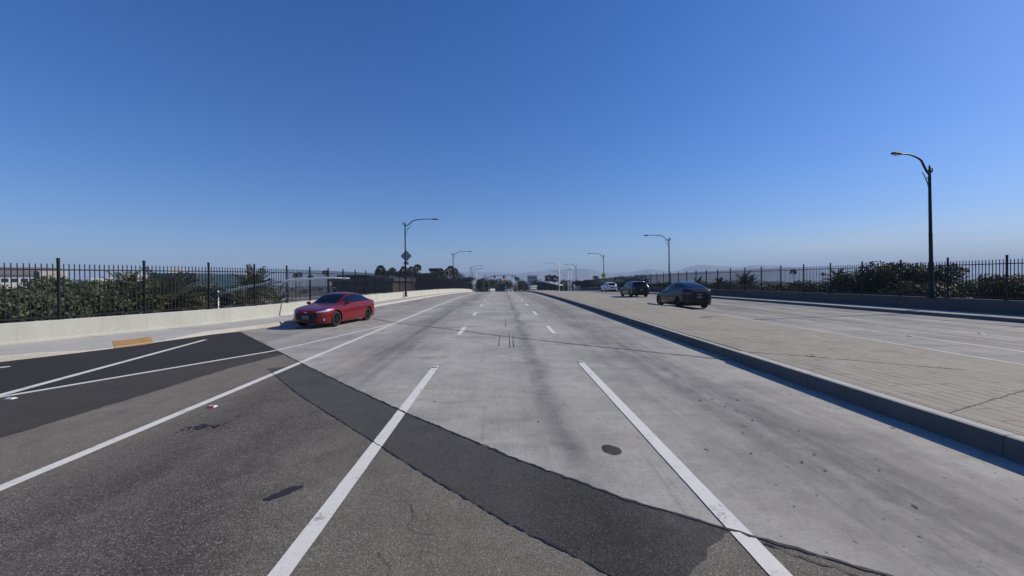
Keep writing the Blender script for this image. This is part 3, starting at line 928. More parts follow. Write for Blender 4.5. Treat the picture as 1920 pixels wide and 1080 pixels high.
# ------------------------------------------------------------------ cars
M['paint_red'] = car_paint('red_paint', (.23, .005, .011), .55, .32)
M['paint_black'] = car_paint('black_paint', (.005, .005, .007), .1, .3)
M['paint_grey'] = car_paint('charcoal_paint', (.009, .011, .015), .2, .32)
M['paint_white'] = car_paint('white_paint', (.70, .70, .71), .0, .35)
M['paint_silver'] = car_paint('silver_paint', (.38, .39, .40), .5, .35)
M['glass_dark'] = simple('tinted_glass', (.004, .006, .010), .04, spec=.4)
M['rubber'] = simple('tyre_rubber', (.014, .014, .014), .85, var=.2, scale=20)
M['rim_dark'] = simple('dark_alloy', (.028, .028, .030), .35, .7)
M['rim_light'] = simple('silver_alloy', (.42, .43, .44), .3, .9)
M['under'] = simple('black_plastic', (.010, .010, .011), .7)
M['trim'] = simple('bright_trim', (.55, .56, .58), .2, .9)
M['lamp_clear'] = simple('clear_headlamp', (.62, .64, .68), .12, .55, coat=1.)
M['lamp_red'] = simple('red_tail_lamp', (.055, .004, .005), .15, coat=1.)
M['plate'] = simple('blank_plate', (.13, .13, .14), .5)

def car(name, label, cat, S, loc, heading, paint, rim='rim_dark', group=None):
    """S: the car's measures. Local +Y is its nose, the origin lies on the ground at its centre."""
    Lg, W = S['L'], S['W'] / 2
    t = thing(name, label, cat, loc, heading, group)
    # stations, dense at both ends
    st_ = [0, .006, .02, .045, .08, .13, .19, .26]
    ss = st_ + [.26 + (Lg - .52) * i / 128 for i in range(1, 128)] + [Lg - s for s in reversed(st_)]
    NS = 5; upper = 4; lower = 4; J0 = lower * NS; J = (lower + upper) * NS
    def plan(s):
        def e(u, r, n_): return (1 - (1 - min(u / r, 1)) ** n_) ** (1 / n_)
        return W * e(s, S.get('rf', .75), 3.0) ** 1.0 * e(Lg - s, S.get('rr', .6), 3.4) * (1 - .03 * (s / Lg - .5) ** 2)
    grid = []
    for s in ss:
        wd = plan(s); zb = smooth_interp(S['zb'], s); zs = smooth_interp(S['zs'], s); zt = max(smooth_interp(S['zt'], s), zs + .012)
        q = min(max((zt - zs - .07) / .30, 0), 1); q = q * q * (3 - 2 * q)
        hgt = zs - zb; hh = zt - zs
        wr = min(S['roof'], wd * .93)
        P = [(wd * .93, zb), (wd * .985, zb + hgt * .14), (wd, zb + hgt * .42), (wd * .985, zb + hgt * .76), (wd * .945, zs)]
        hood = [(wd * .85, zs + hh * .55), (wd * .62, zs + hh * .9), (wd * .32, zs + hh * .985), (0, zt)]
        cab = [(lerp(wd * .935, wr, .5), zs + hh * .46), (wr, zs + hh * .86), (wr * .62, zs + hh * .975), (0, zt)]
        P += [(lerp(a[0], b[0], q), lerp(a[1], b[1], q)) for a, b in zip(hood, cab)]
        row = []
        n_ = len(P)
        for i in range(n_ - 1):
            p0, p1, p2, p3 = P[max(i - 1, 0)], P[i], P[i + 1], P[i + 2] if i + 2 < n_ else (-P[i][0], P[i][1])
            for k_ in range(NS):
                u = k_ / NS
                f = lambda a, b, c_, d: .5 * (2 * b + (c_ - a) * u + (2 * a - 5 * b + 4 * c_ - d) * u * u + (3 * b - a - 3 * c_ + d) * u ** 3)
                row.append((max(0, f(p0[0], p1[0], p2[0], p3[0])), f(p0[1], p1[1], p2[1], p3[1])))
        row.append(P[-1]); grid.append(row)
    arches = [(S['af'], S['r'] + .005), (S['ar'], S['r'] + .005)]; Ra = S['r'] + .055
    parts = {}
    pts = {}
    snap = {}
    def inside(s, z): return any((s - a) ** 2 + (z - zc) ** 2 < Ra * Ra for a, zc in arches)
    cells = []
    for i in range(len(ss) - 1):
        for j in range(J):
            cs = [(i, j), (i + 1, j), (i + 1, j + 1), (i, j + 1)]
            sm = sum(ss[a] for a, b in cs) / 4; ym = sum(grid[a][b][0] for a, b in cs) / 4; zm = sum(grid[a][b][1] for a, b in cs) / 4
            if j < J0 and inside(sm, zm): continue
            cells.append((cs, sm, ym, zm, j))
    used_out = {}
    for cs, sm, ym, zm, j in cells:
        for c in cs: used_out[c] = used_out.get(c, 0) + 1
    def pos(c):
        i, j = c; s, (y, z) = ss[i], grid[i][j]
        if j < J0 and inside(s, z) or (j < J0 and 0 < i < len(ss) - 1 and 0 < j and used_out[c] < 4):
            for a, zc in arches:
                d = math.hypot(s - a, z - zc)
                if 1e-4 < d < Ra * 1.25 and d < Ra + .05:
                    k_ = Ra / d; s, z = a + (s - a) * k_, zc + (z - zc) * k_
                    break
        return s, y, z
    for cs, sm, ym, zm, j in cells:
        v = (j + .5 - J0) / (J - J0) if j >= J0 else -1
        key = S['region'](sm, ym, zm, v) or 'body'
        d = parts.setdefault(key, ({}, [], []))
        for sgn in (1, -1):
            f = []
            for c in cs:
                kk = (c, sgn if grid[c[0]][c[1]][0] > 0 else 0)
                if kk not in d[0]:
                    d[0][kk] = len(d[1]); s, y, z = pos(c); d[1].append((sgn * y, Lg / 2 - s, z))
                f.append(d[0][kk])
            if len(set(f)) == 4: d[2].append(tuple(f) if sgn > 0 else tuple(reversed(f)))
    matof = {'body': paint, 'front_door': paint, 'rear_door': paint, 'bonnet': paint, 'front_bumper': paint, 'rear_bumper': paint, 'tailgate': paint, 'roof': S.get('roofmat', paint),
             'windscreen': 'glass_dark', 'side_window': 'glass_dark', 'rear_window': 'glass_dark', 'grille': 'under', 'headlight': 'lamp_clear', 'tail_light': 'lamp_red',
             'window_trim': S.get('trimmat', 'under'), 'sill': 'under', 'spoiler': paint}
    objs = {}
    for key, (_, vs, fs) in parts.items():
        m = MB(); m.v = vs; m.f = fs
        if key in ('headlight', 'tail_light', 'side_window', 'front_door', 'rear_door', 'sill', 'window_trim'):
            for sg in (1, -1):
                mm = MB(); idx = {}
                for f in fs:
                    if sum(vs[q][0] for q in f) * sg > 0:
                        g_ = []
                        for q in f:
                            if q not in idx: idx[q] = len(mm.v); mm.v.append(vs[q])
                            g_.append(idx[q])
                        mm.f.append(tuple(g_))
                if mm.f: mm.build(key, M[matof[key]], t, True, True)
            continue
        objs[key] = m.build(key, M[matof[key]], t, True, True)
    # lamps, grille and intakes: patches that lie on the body skin
    def skin(s, z):
        for i in range(len(ss) - 2):
            if ss[i + 1] >= s: break
        u = (s - ss[i]) / (ss[i + 1] - ss[i])
        def yz(row):
            for (y0, z0), (y1, z1) in zip(row, row[1:]):
                if z0 <= z <= z1 + 1e-9: return lerp(y0, y1, (z - z0) / max(z1 - z0, 1e-6))
            return 0.0
        return lerp(yz(grid[i]), yz(grid[i + 1]), u)
    def find_s(y, z, rear):
        lo, hi = 0.0, 1.25
        for _ in range(26):
            mdl = (lo + hi) / 2
            if skin(Lg - mdl if rear else mdl, z) < y: lo = mdl
            else: hi = mdl
        return Lg - hi if rear else hi
    for key, rear, zone, mt in S.get('patches', []):
        # zone: (y, z low, z high) stations from the middle outwards; mirrored
        mirrored = zone[0][0] > 0
        for sg in (1, -1):
            m = MB(); n_u, n_v = 28, 6; y0, y1 = zone[0][0], zone[-1][0]
            rowp = []
            for a in range(n_u + 1):
                y = lerp(y0, y1, a / n_u); zl = interp([(q[0], q[1]) for q in zone], y); zh = interp([(q[0], q[2]) for q in zone], y)
                rowp.append([])
                for b in range(n_v + 1):
                    z = lerp(zl, zh, b / n_v); s = find_s(abs(y), z, rear)
                    e = -.006 if not rear else .006
                    rowp[-1].append((sg * (y + .004 * (1 if y > 0 else -1) * abs(y) / W), Lg / 2 - s - e, z))
            for a in range(n_u):
                for b in range(n_v):
                    q = (rowp[a][b], rowp[a + 1][b], rowp[a + 1][b + 1], rowp[a][b + 1])
                    if (sg > 0) != rear: q = q[::-1]
                    m.quad(*q)
            m.build(key, M[mt], t, True, True)
            if not mirrored: break
    # underbody and wheel wells
    m = MB()
    m.box((0, 0, (S['cl'] + .5) / 2), (2 * (W - .30), Lg - .7, .5 - S['cl']))
    m.box((0, 0, S['cl'] + .05), (2 * (W - .12), S['ar'] - S['af'] - 2 * Ra - .06, .06), None) if False else None
    mid = Lg / 2 - (S['af'] + S['ar']) / 2
    m.box((0, mid, S['cl'] + .06), (2 * (W - .10), (S['ar'] - S['af']) - 2 * Ra - .04, .10))
    for a, zc in arches:
        for sg in (1, -1):
            n0 = len(m.v); K = 18
            for i in range(K + 1):
                an = math.pi * (-.08 + 1.16 * i / K)
                for xx in (W - .035, W - .33):
                    m.v.append((sg * xx, Lg / 2 - a - math.cos(an) * (Ra + .004), zc + math.sin(an) * (Ra + .004)))
            for i in range(K):
                m.f.append((n0 + 2 * i, n0 + 2 * i + 1, n0 + 2 * i + 3, n0 + 2 * i + 2))
    m.build('underbody', M['under'], t)
    # wheels
    r = S['r']
    for a in (S['af'], S['ar']):
        for sg in (1, -1):
            m = MB(); wd = .215; xo = W - .035
            x1, x0 = xo, xo - wd
            prof = [(r * .70, x0), (r * .93, x0), (r * .985, x0 + .02), (r, x0 + .05), (r, x1 - .05), (r * .985, x1 - .02), (r * .93, x1), (r * .72, x1 - .004), (r * .70, x1 - .02)]
            m.lathe([(q[0], sg * q[1]) for q in prof], (0, 0, 0), 'X', 30)
            wh = m.build('wheel', M['rubber'], t, True, True); wh.location = (0, Lg / 2 - a, r)
            m = MB()
            m.lathe([(r * .705, sg * (x1 - .012)), (r * .66, sg * (x1 - .012)), (r * .64, sg * (x1 - .05)), (r * .20, sg * (x1 - .075)), (0, sg * (x1 - .075))], (0, 0, 0), 'X', 28)
            for k_ in range(10):
                an = 2 * math.pi * k_ / 10 + (.1 if k_ % 2 else -.1)
                Rm = Matrix.Rotation(an, 3, 'X')
                c = Rm @ Vector((0, 0, r * .38))
                m.box((sg * (x1 - .028), c.y, c.z), (.03, .035, r * .58), Rm)
            m.lathe([(r * .16, sg * (x1 - .05)), (r * .15, sg * (x1 - .012)), (0, sg * (x1 - .008))], (0, 0, 0), 'X', 14)
            m.build('rim', M[rim], wh, False, True)
    # mirrors, handles, plates, wipers
    sm = S['mirror']
    for sg in (1, -1):
        zs = smooth_interp(S['zs'], sm); m = MB()
        m.ball((sg * (plan(sm) + .085), Lg / 2 - sm, zs + .085), (.115, .075, .07), 12); m.box((sg * (plan(sm) - .02), Lg / 2 - sm - .02, zs + .045), (.14, .05, .035))
        m.build('side_mirror', M[S.get('mirrormat', paint)], t, True)
        for hs_ in S['handles']:
            m = MB(); zz = smooth_interp(S['zs'], hs_) - .10
            m.box((sg * (plan(hs_) * .992), Lg / 2 - hs_, zz), (.03, .19, .028)); m.build('door_handle', M[S.get('handlemat', paint)], t)
    if S.get('front_plate'):
        m = MB(); m.box((0, Lg / 2 + .006, S['front_plate']), (.32, .012, .16)); m.build('number_plate', M['plate'], t)
    if S.get('rear_plate'):
        m = MB(); m.box((0, -Lg / 2 - .004, S['rear_plate']), (.32, .012, .16)); m.build('number_plate', M['plate'], t)
    for (key, cx, s_, cz, sx_, sy_, sz_, mt) in S.get('extras', []):
        m = MB(); m.ball((cx, Lg / 2 - s_, cz), (sx_, sy_, sz_), 12); m.build(key, M[mt], t, True)
    return t

def sedan_region(s, y, z, v):
    if v < .04:
        if s < .62: return 'front_bumper'
        if s > 4.45 and z < .75: return 'rear_bumper'
        if 1.62 < s < 2.72 and z > .24: return 'front_door'
        if 2.73 <= s < 3.72 and z > .24: return 'rear_door'
        return 'body'
    if s < 1.42: return 'bonnet' if y < .70 else 'body'
    if v > .56 and 1.42 < s < 2.28: return 'windscreen'
    if v > .56 and 3.52 < s < 4.36: return 'rear_window'
    if .05 < v < .47 and 1.74 < s < 3.98:
        if 2.66 < s < 2.74: return 'window_trim'
        return 'side_window'
    if .0 < v <= .05 and 1.6 < s < 4.0: return 'window_trim'
    if v > .52 and 2.28 <= s <= 3.52: return 'roof'
    return 'body'
SEDAN = dict(L=4.87, W=1.80, roof=.60, r=.335, af=.97, ar=3.82, cl=.17, rf=1.15, rr=.8,
    zb=[(0, .27), (.12, .20), (.5, .18), (4.4, .19), (4.7, .26), (4.87, .36)],
    zs=[(0, .60), (.1, .67), (.5, .79), (1.2, .885), (2.0, .93), (3.4, .985), (4.3, 1.0), (4.7, .97), (4.87, .86)],
    zt=[(0, .63), (.08, .70), (.25, .775), (.7, .87), (1.2, .945), (1.45, .985), (1.8, 1.19), (2.15, 1.37), (2.5, 1.455), (2.85, 1.475), (3.3, 1.44), (3.7, 1.34), (4.1, 1.19), (4.4, 1.09), (4.7, 1.06), (4.87, .90)],
    region=sedan_region, mirror=1.72, handles=(2.55, 3.5), front_plate=.46, mirrormat='paint_red', trimmat='glass_dark',
    patches=[('headlight', False, [(.44, .655, .70), (.62, .66, .735), (.80, .685, .77), (.855, .735, .785)], 'lamp_clear'),
             ('grille', False, [(-.50, .44, .60), (-.40, .34, .645), (0, .32, .655), (.40, .34, .645), (.50, .44, .60)], 'under'),
             ('intake', False, [(-.56, .225, .29), (0, .215, .30), (.56, .225, .29)], 'under'),
             ('fog_recess', False, [(.60, .27, .32), (.70, .26, .40), (.79, .29, .41)], 'under'),
             ('tail_light', True, [(.42, .84, .92), (.62, .82, .94), (.80, .84, .95)], 'lamp_red')],
    extras=[('fog_light', .70, .22, .34, .06, .04, .05, 'lamp_clear'), ('fog_light', -.70, .22, .34, .06, .04, .05, 'lamp_clear'),
            ('grille_badge', 0, .01, .66, .07, .02, .03, 'trim')])

def suv_region(kind):
    L_ = 4.75
    def reg(s, y, z, v):
        if v < .04:
            if s > L_ - .45 and z < .62: return 'rear_bumper' if z > .36 else 'sill'
            if s > L_ - .40: return 'tailgate'
            if z < .30: return 'sill'
            if 1.5 < s < 2.6: return 'front_door'
            if 2.61 < s < 3.55: return 'rear_door'
            return 'body'
        if s < 1.25: return 'bonnet' if y < .72 else 'body'
        if v > .56 and 1.25 < s < 2.05: return 'windscreen'
        rw0, rw1 = (3.15, 4.38) if kind == 'coupe' else (4.22, 4.68)
        if v > .54 and rw0 < s < rw1: return 'rear_window'
        if .05 < v < .46 and 1.55 < s < (4.05 if kind == 'coupe' else 4.35):
            if 2.58 < s < 2.66 or (kind != 'coupe' and 3.5 < s < 3.57): return 'window_trim'
            return 'side_window'
        if kind != 'coupe' and v > .5 and 4.0 < s <= 4.22: return 'spoiler'
        if s > rw1 and v > .3: return 'tailgate'
        if v > .52 and 2.05 <= s <= rw0: return 'roof'
        return 'body'
    return reg
COUPE = dict(L=4.75, W=1.92, roof=.62, r=.36, af=.88, ar=3.77, cl=.19, rf=.8, rr=.62,
    zb=[(0, .30), (.15, .23), (.5, .20), (4.2, .21), (4.6, .30), (4.75, .42)],
    zs=[(0, .66), (.1, .74), (.5, .86), (1.2, .95), (2.0, .99), (3.4, 1.07), (4.2, 1.13), (4.6, 1.11), (4.75, .94)],
    zt=[(0, .69), (.1, .78), (.4, .89), (.9, 1.0), (1.25, 1.07), (1.6, 1.30), (2.0, 1.52), (2.4, 1.61), (2.8, 1.65), (3.2, 1.62), (3.7, 1.51), (4.1, 1.385), (4.4, 1.26), (4.6, 1.19), (4.75, 1.0)],
    region=suv_region('coupe'), mirror=1.55, handles=(2.4, 3.35), rear_plate=.74, roofmat='glass_dark', mirrormat='paint_black', trimmat='glass_dark',
    patches=[('tail_light', True, [(.44, .95, 1.0), (.62, .935, 1.02), (.80, .93, 1.03), (.875, .95, 1.03)], 'lamp_red'), ('badge', True, [(-.16, .90, .93), (.16, .90, .93)], 'trim'),
             ('number_plate_recess', True, [(-.34, .66, .84), (.34, .66, .84)], 'under'),
             ('headlight', False, [(.5, .70, .74), (.75, .71, .80), (.87, .76, .82)], 'lamp_clear')])
VAN = dict(L=4.75, W=1.90, roof=.70, r=.36, af=.9, ar=3.75, cl=.22, rf=.7, rr=.42,
    zb=[(0, .32), (.15, .26), (.5, .23), (4.3, .25), (4.6, .34), (4.75, .44)],
    zs=[(0, .72), (.1, .82), (.5, .94), (1.2, 1.02), (2.0, 1.06), (3.4, 1.10), (4.4, 1.12), (4.65, 1.08), (4.75, .95)],
    zt=[(0, .75), (.1, .86), (.4, .96), (.9, 1.06), (1.2, 1.12), (1.6, 1.42), (1.95, 1.62), (2.4, 1.70), (3.0, 1.72), (3.8, 1.69), (4.2, 1.63), (4.35, 1.54), (4.6, 1.26), (4.68, 1.14), (4.75, .99)],
    region=suv_region('van'), mirror=1.5, handles=(2.4, 3.35), rear_plate=.80, mirrormat='paint_grey', trimmat='glass_dark',
    patches=[('tail_light', True, [(.60, .88, .98), (.74, .86, 1.04), (.86, .88, 1.05)], 'lamp_red'), ('number_plate_recess', True, [(-.32, .72, .88), (.32, .72, .88)], 'under'),
             ('headlight', False, [(.5, .74, .80), (.75, .74, .86), (.86, .80, .87)], 'lamp_clear'), ('grille', False, [(-.5, .45, .70), (.5, .45, .70)], 'under')],
    extras=[('roof_spoiler', 0, 4.26, 1.645, .62, .16, .028, 'trim')])  # bright trim colour stands in for sky reflected on the dark spoiler
for k_ in ('zs', 'zt'): COUPE[k_] = [(a, b * 1.045) for a, b in COUPE[k_]]
HATCH = dict(VAN); HATCH.update(L=4.75, W=1.86, extras=[])
HATCH['zt'] = [(a, b * .97) for a, b in VAN['zt']]; HATCH['zs'] = [(a, b * .98) for a, b in VAN['zs']]; HATCH['mirrormat'] = 'paint_white'

def on_road(x, y): return (x, y, zr(y))
c = car('sedan', 'red four door sedan with dark alloy wheels driving along the sunlit wall', 'car', SEDAN, on_road(-7.88, 20.55), math.pi - .16, 'paint_red')
c.rotation_euler[0] = 0
c.rotation_euler = (0, 0, math.pi - .17)
c = car('crossover', 'black coupe shaped crossover, nearest car beyond the paved median', 'car', COUPE, on_road(12.15, 28.6), .05, 'paint_black')
c = car('crossover', 'charcoal boxy crossover with its roof spoiler painted pale as sky reflection, ahead of the black crossover', 'car', VAN, on_road(14.6, 46.9), .03, 'paint_grey')
c = car('hatchback', 'white hatchback farthest along the lanes beyond the median', 'car', HATCH, on_road(18.7, 74.5), .02, 'paint_white', 'rim_light')
hatch_proto = c

# ------------------------------------------------------------------ raised pavement markers
M['marker'] = simple('ceramic_marker', (.62, .61, .57), .4, var=.15, scale=20)
M['marker_red'] = simple('red_reflector', (.35, .05, .04), .2)
def marker(x, y, label, red=False, group='raised pavement markers'):
    t = thing('pavement_marker', label, 'road marker', (x, y, zr(y) + .008), 0, group)
    m = MB(); n = 0
    a, b, h, i_ = .07, .055, .022, .03
    base = [(-a, -b, 0), (a, -b, 0), (a, b, 0), (-a, b, 0)]; top = [(-i_ - .02, -i_ * .5, h), (i_ + .02, -i_ * .5, h), (i_ + .02, i_ * .5, h), (-i_ - .02, i_ * .5, h)]
    m.quad(*top)
    for q in range(4):
        m.quad(base[q], base[(q + 1) % 4], top[(q + 1) % 4], top[q])
    m.build('body', M['marker'], t)
    m = MB(); m.quad((-a * .8, -b - .001 + .004, .006), (a * .8, -b + .003, .006), (.048, -.019, .021), (-.048, -.019, .021))
    o = m.build('reflector', M['marker_red'] if red else M['lens'], t)
    o.location = (0, -.003, .001)
marker(-1.57, 9.95, 'white raised marker at the end of the solid lane line nearest the red sedan')
marker(1.88, 10.3, 'white raised marker at the end of the solid lane line nearest the median')
marker(-4.74, 7.04, 'red faced raised marker lying beside the long white edge line', True)
marker(-8.72, 7.75, 'pale raised marker where two white lines meet on dark asphalt')
marker(13.45, 13.75, 'pale raised marker at the near end of a lane dash past the median')
marker(16.2, 14.05, 'pale raised marker at a lane dash in the farther lanes')

# ------------------------------------------------------------------ plants
def leaves(mb, lumps, n, size, seed, shell=.55, aspect=.55):
    """n leaf faces spread through ellipsoid lumps"""
    r_ = random.Random(seed)
    vol = [l[1][0] * l[1][1] * l[1][2] for l in lumps]; tot = sum(vol)
    for (c, rr), v in zip(lumps, vol):
        for _ in range(max(4, int(n * v / tot))):
            d = Vector((r_.gauss(0, 1), r_.gauss(0, 1), r_.gauss(0, 1)))
            d.normalize()
            k_ = shell + (1.08 - shell) * r_.random() ** .7
            p = Vector((c[0] + d.x * rr[0] * k_, c[1] + d.y * rr[1] * k_, c[2] + d.z * rr[2] * k_))
            nn = (d + Vector((r_.gauss(0, .7), r_.gauss(0, .7), r_.gauss(0, .7) + .3))).normalized()
            a = nn.orthogonal().normalized(); a.rotate(Matrix.Rotation(r_.uniform(0, 6.28), 3, nn))
            b = nn.cross(a); s = size * r_.uniform(.6, 1.35); w_ = s * aspect
            q = p + a * s
            mb.quad(p - a * s * .9, p + b * w_ - nn * s * .12, q, p - b * w_ - nn * s * .12)

def trunk_mesh(mb, base, top, r0, r1, limbs, seed, k=8):
    r_ = random.Random(seed); base, top = Vector(base), Vector(top)
    pts = [base.lerp(top, i / 6) + Vector((r_.gauss(0, .06), r_.gauss(0, .06), 0)) * (i > 0) for i in range(7)]
    mb.tube(pts, [lerp(r0, r1, i / 6) for i in range(7)], k)
    for l in limbs:
        a = pts[r_.randint(3, 5)]
        mb.tube([a, a.lerp(Vector(l), .5) + Vector((0, 0, .25)), Vector(l)], [r1 * .8, r1 * .5, r1 * .2], 6)

M['bark'] = simple('bark', (.085, .068, .05), .9, var=.4, scale=6)
M['palm_bark'] = simple('palm_bark', (.12, .095, .07), .9, var=.4, scale=8)
M['leaf_hedge'] = foliage('hedge_leaf', (.046, .066, .031), (.17, .195, .10), (.020, .032, .018), .7)
M['leaf_olive'] = foliage('olive_leaf', (.055, .072, .028), (.165, .18, .07), (.035, .04, .018), .8)
M['leaf_dark'] = foliage('dark_leaf', (.009, .015, .010), (.026, .036, .018), (.007, .011, .008), .5)
M['leaf_green'] = foliage('street_leaf', (.028, .045, .018), (.085, .115, .04), None, .6)
M['leaf_palm'] = foliage('palm_leaf', (.045, .055, .030), (.15, .16, .10), (.11, .095, .06), .9)
M['leaf_fan'] = foliage('fan_leaf', (.020, .028, .018), (.07, .085, .055), None, .4)
M['leaf_far'] = foliage('distant_leaf', (.012, .020, .013), (.032, .043, .025), None, .05)

def bush(label, c, rr, n, size, seed, mat='leaf_hedge', name='shrub', cat='shrub', group=None, ground=None):
    """a bush or small tree whose crown is a cluster of lumps over a trunk that reaches the ground"""
    r_ = random.Random(seed); gz = GROUND_Z if ground is None else ground
    t = thing(name, label, cat, (c[0], c[1], gz), 0, group)
    lumps = []
    for i in range(11):
        d = Vector((r_.uniform(-1, 1), r_.uniform(-1, 1), r_.uniform(-.9, 1)))
        k_ = r_.uniform(.28, .52)
        lumps.append(((d.x * rr[0] * .68, d.y * rr[1] * .68, c[2] - gz + d.z * rr[2] * .68), (rr[0] * k_, rr[1] * k_, rr[2] * k_)))
    lumps.append(((0, 0, c[2] - gz), (rr[0] * .78, rr[1] * .78, rr[2] * .78)))
    m = MB(); leaves(m, lumps, n, size, seed)
    m.build('crown', M[mat], t)
    m = MB(); tr = max(.06, min(.28, rr[2] * .07))
    trunk_mesh(m, (0, 0, 0), (0, 0, c[2] - gz - rr[2] * .1), tr * 1.3, tr * .6, [l[0] for l in lumps[:6]], seed + 1)
    m.build('trunk', M['bark'], t, True)
    return t

def frond(mb, base, az, elev, length, droop, seed, wid=.34, nl=16, lw=.035):
    """one pinnate frond: a curved rib with leaflets on both sides"""
    r_ = random.Random(seed); h = Vector((math.cos(az), math.sin(az), 0)); pts = []
    p = Vector(base); e = elev; st_ = length / 10
    for i in range(11):
        pts.append(p.copy()); p = p + (h * math.cos(e) + Vector((0, 0, 1)) * math.sin(e)) * st_; e -= droop / 10 * (.4 + 1.2 * i / 10)
    mb.tube(pts, [lerp(.028, .006, i / 10) for i in range(11)], 4, False)
    side = h.cross(Vector((0, 0, 1)))
    for i in range(nl):
        u = .12 + .86 * i / nl; f = u * 10; a = int(f); q = pts[a].lerp(pts[min(a + 1, 10)], f - a)
        tdir = (pts[min(a + 1, 10)] - pts[a]).normalized()
        ll = wid * length * .5 * math.sin(math.pi * min(1, .25 + .75 * u)) ** .6 * r_.uniform(.8, 1.15) + .08
        for sg in (1, -1):
            d = (tdir * .75 + side * sg * .75 + Vector((0, 0, r_.uniform(-.15, .3)))).normalized()
            nrm = d.cross(tdir).normalized(); b = d.cross(nrm).normalized() * lw
            tip = q + d * ll
            mb.quad(q - b * .6, q + d * ll * .5 - b, tip, q + d * ll * .5 + b)

def date_palm(label, c, length, n, seed, group=None, emin=-.2, nl=18, lw=.03, name='palm_tree', gz=None, mat='leaf_palm', wid=.34):
    r_ = random.Random(seed); g0 = GROUND_Z if gz is None else gz
    t = thing(name, label, 'palm', (c[0], c[1], g0), 0, group)
    m = MB(); h = c[2] - g0
    for i in range(n):
        az = i * 2.39996 + r_.uniform(-.2, .2); e = lerp(1.45, emin, (i / n) ** .8) + r_.uniform(-.08, .08)
        frond(m, (0, 0, h), az, e, length * r_.uniform(.85, 1.1), r_.uniform(.6, 1.2), seed * 100 + i, wid, nl, lw)
    m.build('crown', M[mat], t)
    m = MB(); m.tube([(0, 0, 0), (.05, .02, h * .5), (0, 0, h)], [.34, .27, .30], 10); m.build('trunk', M['palm_bark'], t, True)
    return t

def fan_palm(label, c, rad_, seed, group=None, gz=None, n=30, name='fan_palm', mat='leaf_dark'):
    r_ = random.Random(seed); g0 = GROUND_Z if gz is None else gz; h = c[2] - g0
    t = thing(name, label, 'palm', (c[0], c[1], g0), 0, group)
    m = MB()
    for i in range(n):
        az = i * 2.39996; e = lerp(1.4, -.75, i / n) + r_.uniform(-.2, .2)
        d = Vector((math.cos(az) * math.cos(e), math.sin(az) * math.cos(e), math.sin(e)))
        hub = Vector((0, 0, h)) + d * rad_ * r_.uniform(.34, .52); s = d.orthogonal().normalized(); s.rotate(Matrix.Rotation(r_.uniform(0, 6), 3, d)); u = d.cross(s)
        m.tube([(0, 0, h), hub], .02 * rad_, 3, False)
        for k_ in range(9):
            a = lerp(-1.25, 1.25, k_ / 8); q = d * math.cos(a) + s * math.sin(a)
            b = (d * -math.sin(a) + s * math.cos(a)) * rad_ * .075
            tip = hub + q * rad_ * r_.uniform(.5, .78) + Vector((0, 0, -.16 * rad_))
            m.quad(hub, hub + q * rad_ * .34 + b, tip, hub + q * rad_ * .34 - b)
    m.build('crown', M[mat], t)
    m = MB(); m.tube([(0, 0, 0), (.1, 0, h * .5), (0, 0, h)], [rad_ * .16, rad_ * .10, rad_ * .12], 8); m.build('trunk', M['palm_bark'], t, True)
    return t

# behind the sunny wall
gl = 'shrubs growing behind the sunlit wall'
def P3(px, py, Y): q = at(px, py, Y); return (q.x, q.y, q.z)
bush('dense green shrub filling the fence at the picture edge', P3(0, 575, 17.0), (2.6, 1.6, .88), 5200, .085, 1, group=gl)
bush('dense dark green shrub behind the fence below the cream block', P3(85, 573, 18.3), (2.2, 1.6, .92), 4800, .085, 2, group=gl)
bush('tall rounded green shrub with the highest top among the hedge', P3(138, 556, 20.0), (1.35, 1.4, .95), 4600, .08, 3, group=gl)
bush('green shrub behind the fence below the white flat roofed building', P3(205, 573, 20.0), (1.7, 1.4, .85), 3600, .085, 4, group=gl)
bush('yellow green bushy shrub left of the spiky palm', P3(265, 574, 20.6), (1.5, 1.3, .8), 3600, .07, 5, 'leaf_olive', group=gl)
bush('low brownish shrub at the foot of the spiky palm', P3(350, 575, 21.8), (1.5, 1.0, .65), 1900, .07, 6, 'leaf_olive', group=gl)
bush('low dark shrub below the long white mast arm', P3(405, 560, 26.0), (1.6, 1.0, .85), 1900, .08, 7, 'leaf_dark', group=gl)
bush('sparse dark shrub between the spiky palm and the mast pole', P3(385, 545, 30.0), (1.3, 1.0, 1.1), 1500, .08, 8, 'leaf_hedge', group=gl)
date_palm('broad spiky palm with upright fronds in front of the blue glass building', P3(312, 582, 21.6), 2.3, 60, 3, None, -.1, 20, .045)
date_palm('spiky palm left of the white building corner among the shrubs', P3(240, 560, 22.0), 1.6, 34, 4, None, .1, 18, .04)
date_palm('starburst palm behind the long white mast arm', P3(474, 548, 27.0), 1.8, 54, 5, None, -.5, 18, .045)
date_palm('small low palm fronds at the foot of the starburst palm', P3(455, 575, 25.0), 1.6, 22, 6, None, -.2)
date_palm('trailing palm behind the fence by the parking lot', P3(520, 568, 30.0), 1.5, 18, 7, None, -.5)

for i, (px, Y) in enumerate(((-30, 19.5), (60, 20.5), (120, 22.0), (180, 22.5), (235, 23.5))):
    bush(('dusty olive shrub at the back of the hedge by the picture edge', 'dusty olive shrub behind the hedge below the grey panel block', 'dusty olive shrub behind the hedge left of the rounded one',
          'dusty olive shrub behind the hedge right of the rounded one', 'dusty olive shrub behind the hedge before the spiky palms')[i], P3(px, 566, Y), (2.0, 1.2, 1.0), 3000, .075, 60 + i, 'leaf_olive', group='olive shrubs at the back of the hedge')
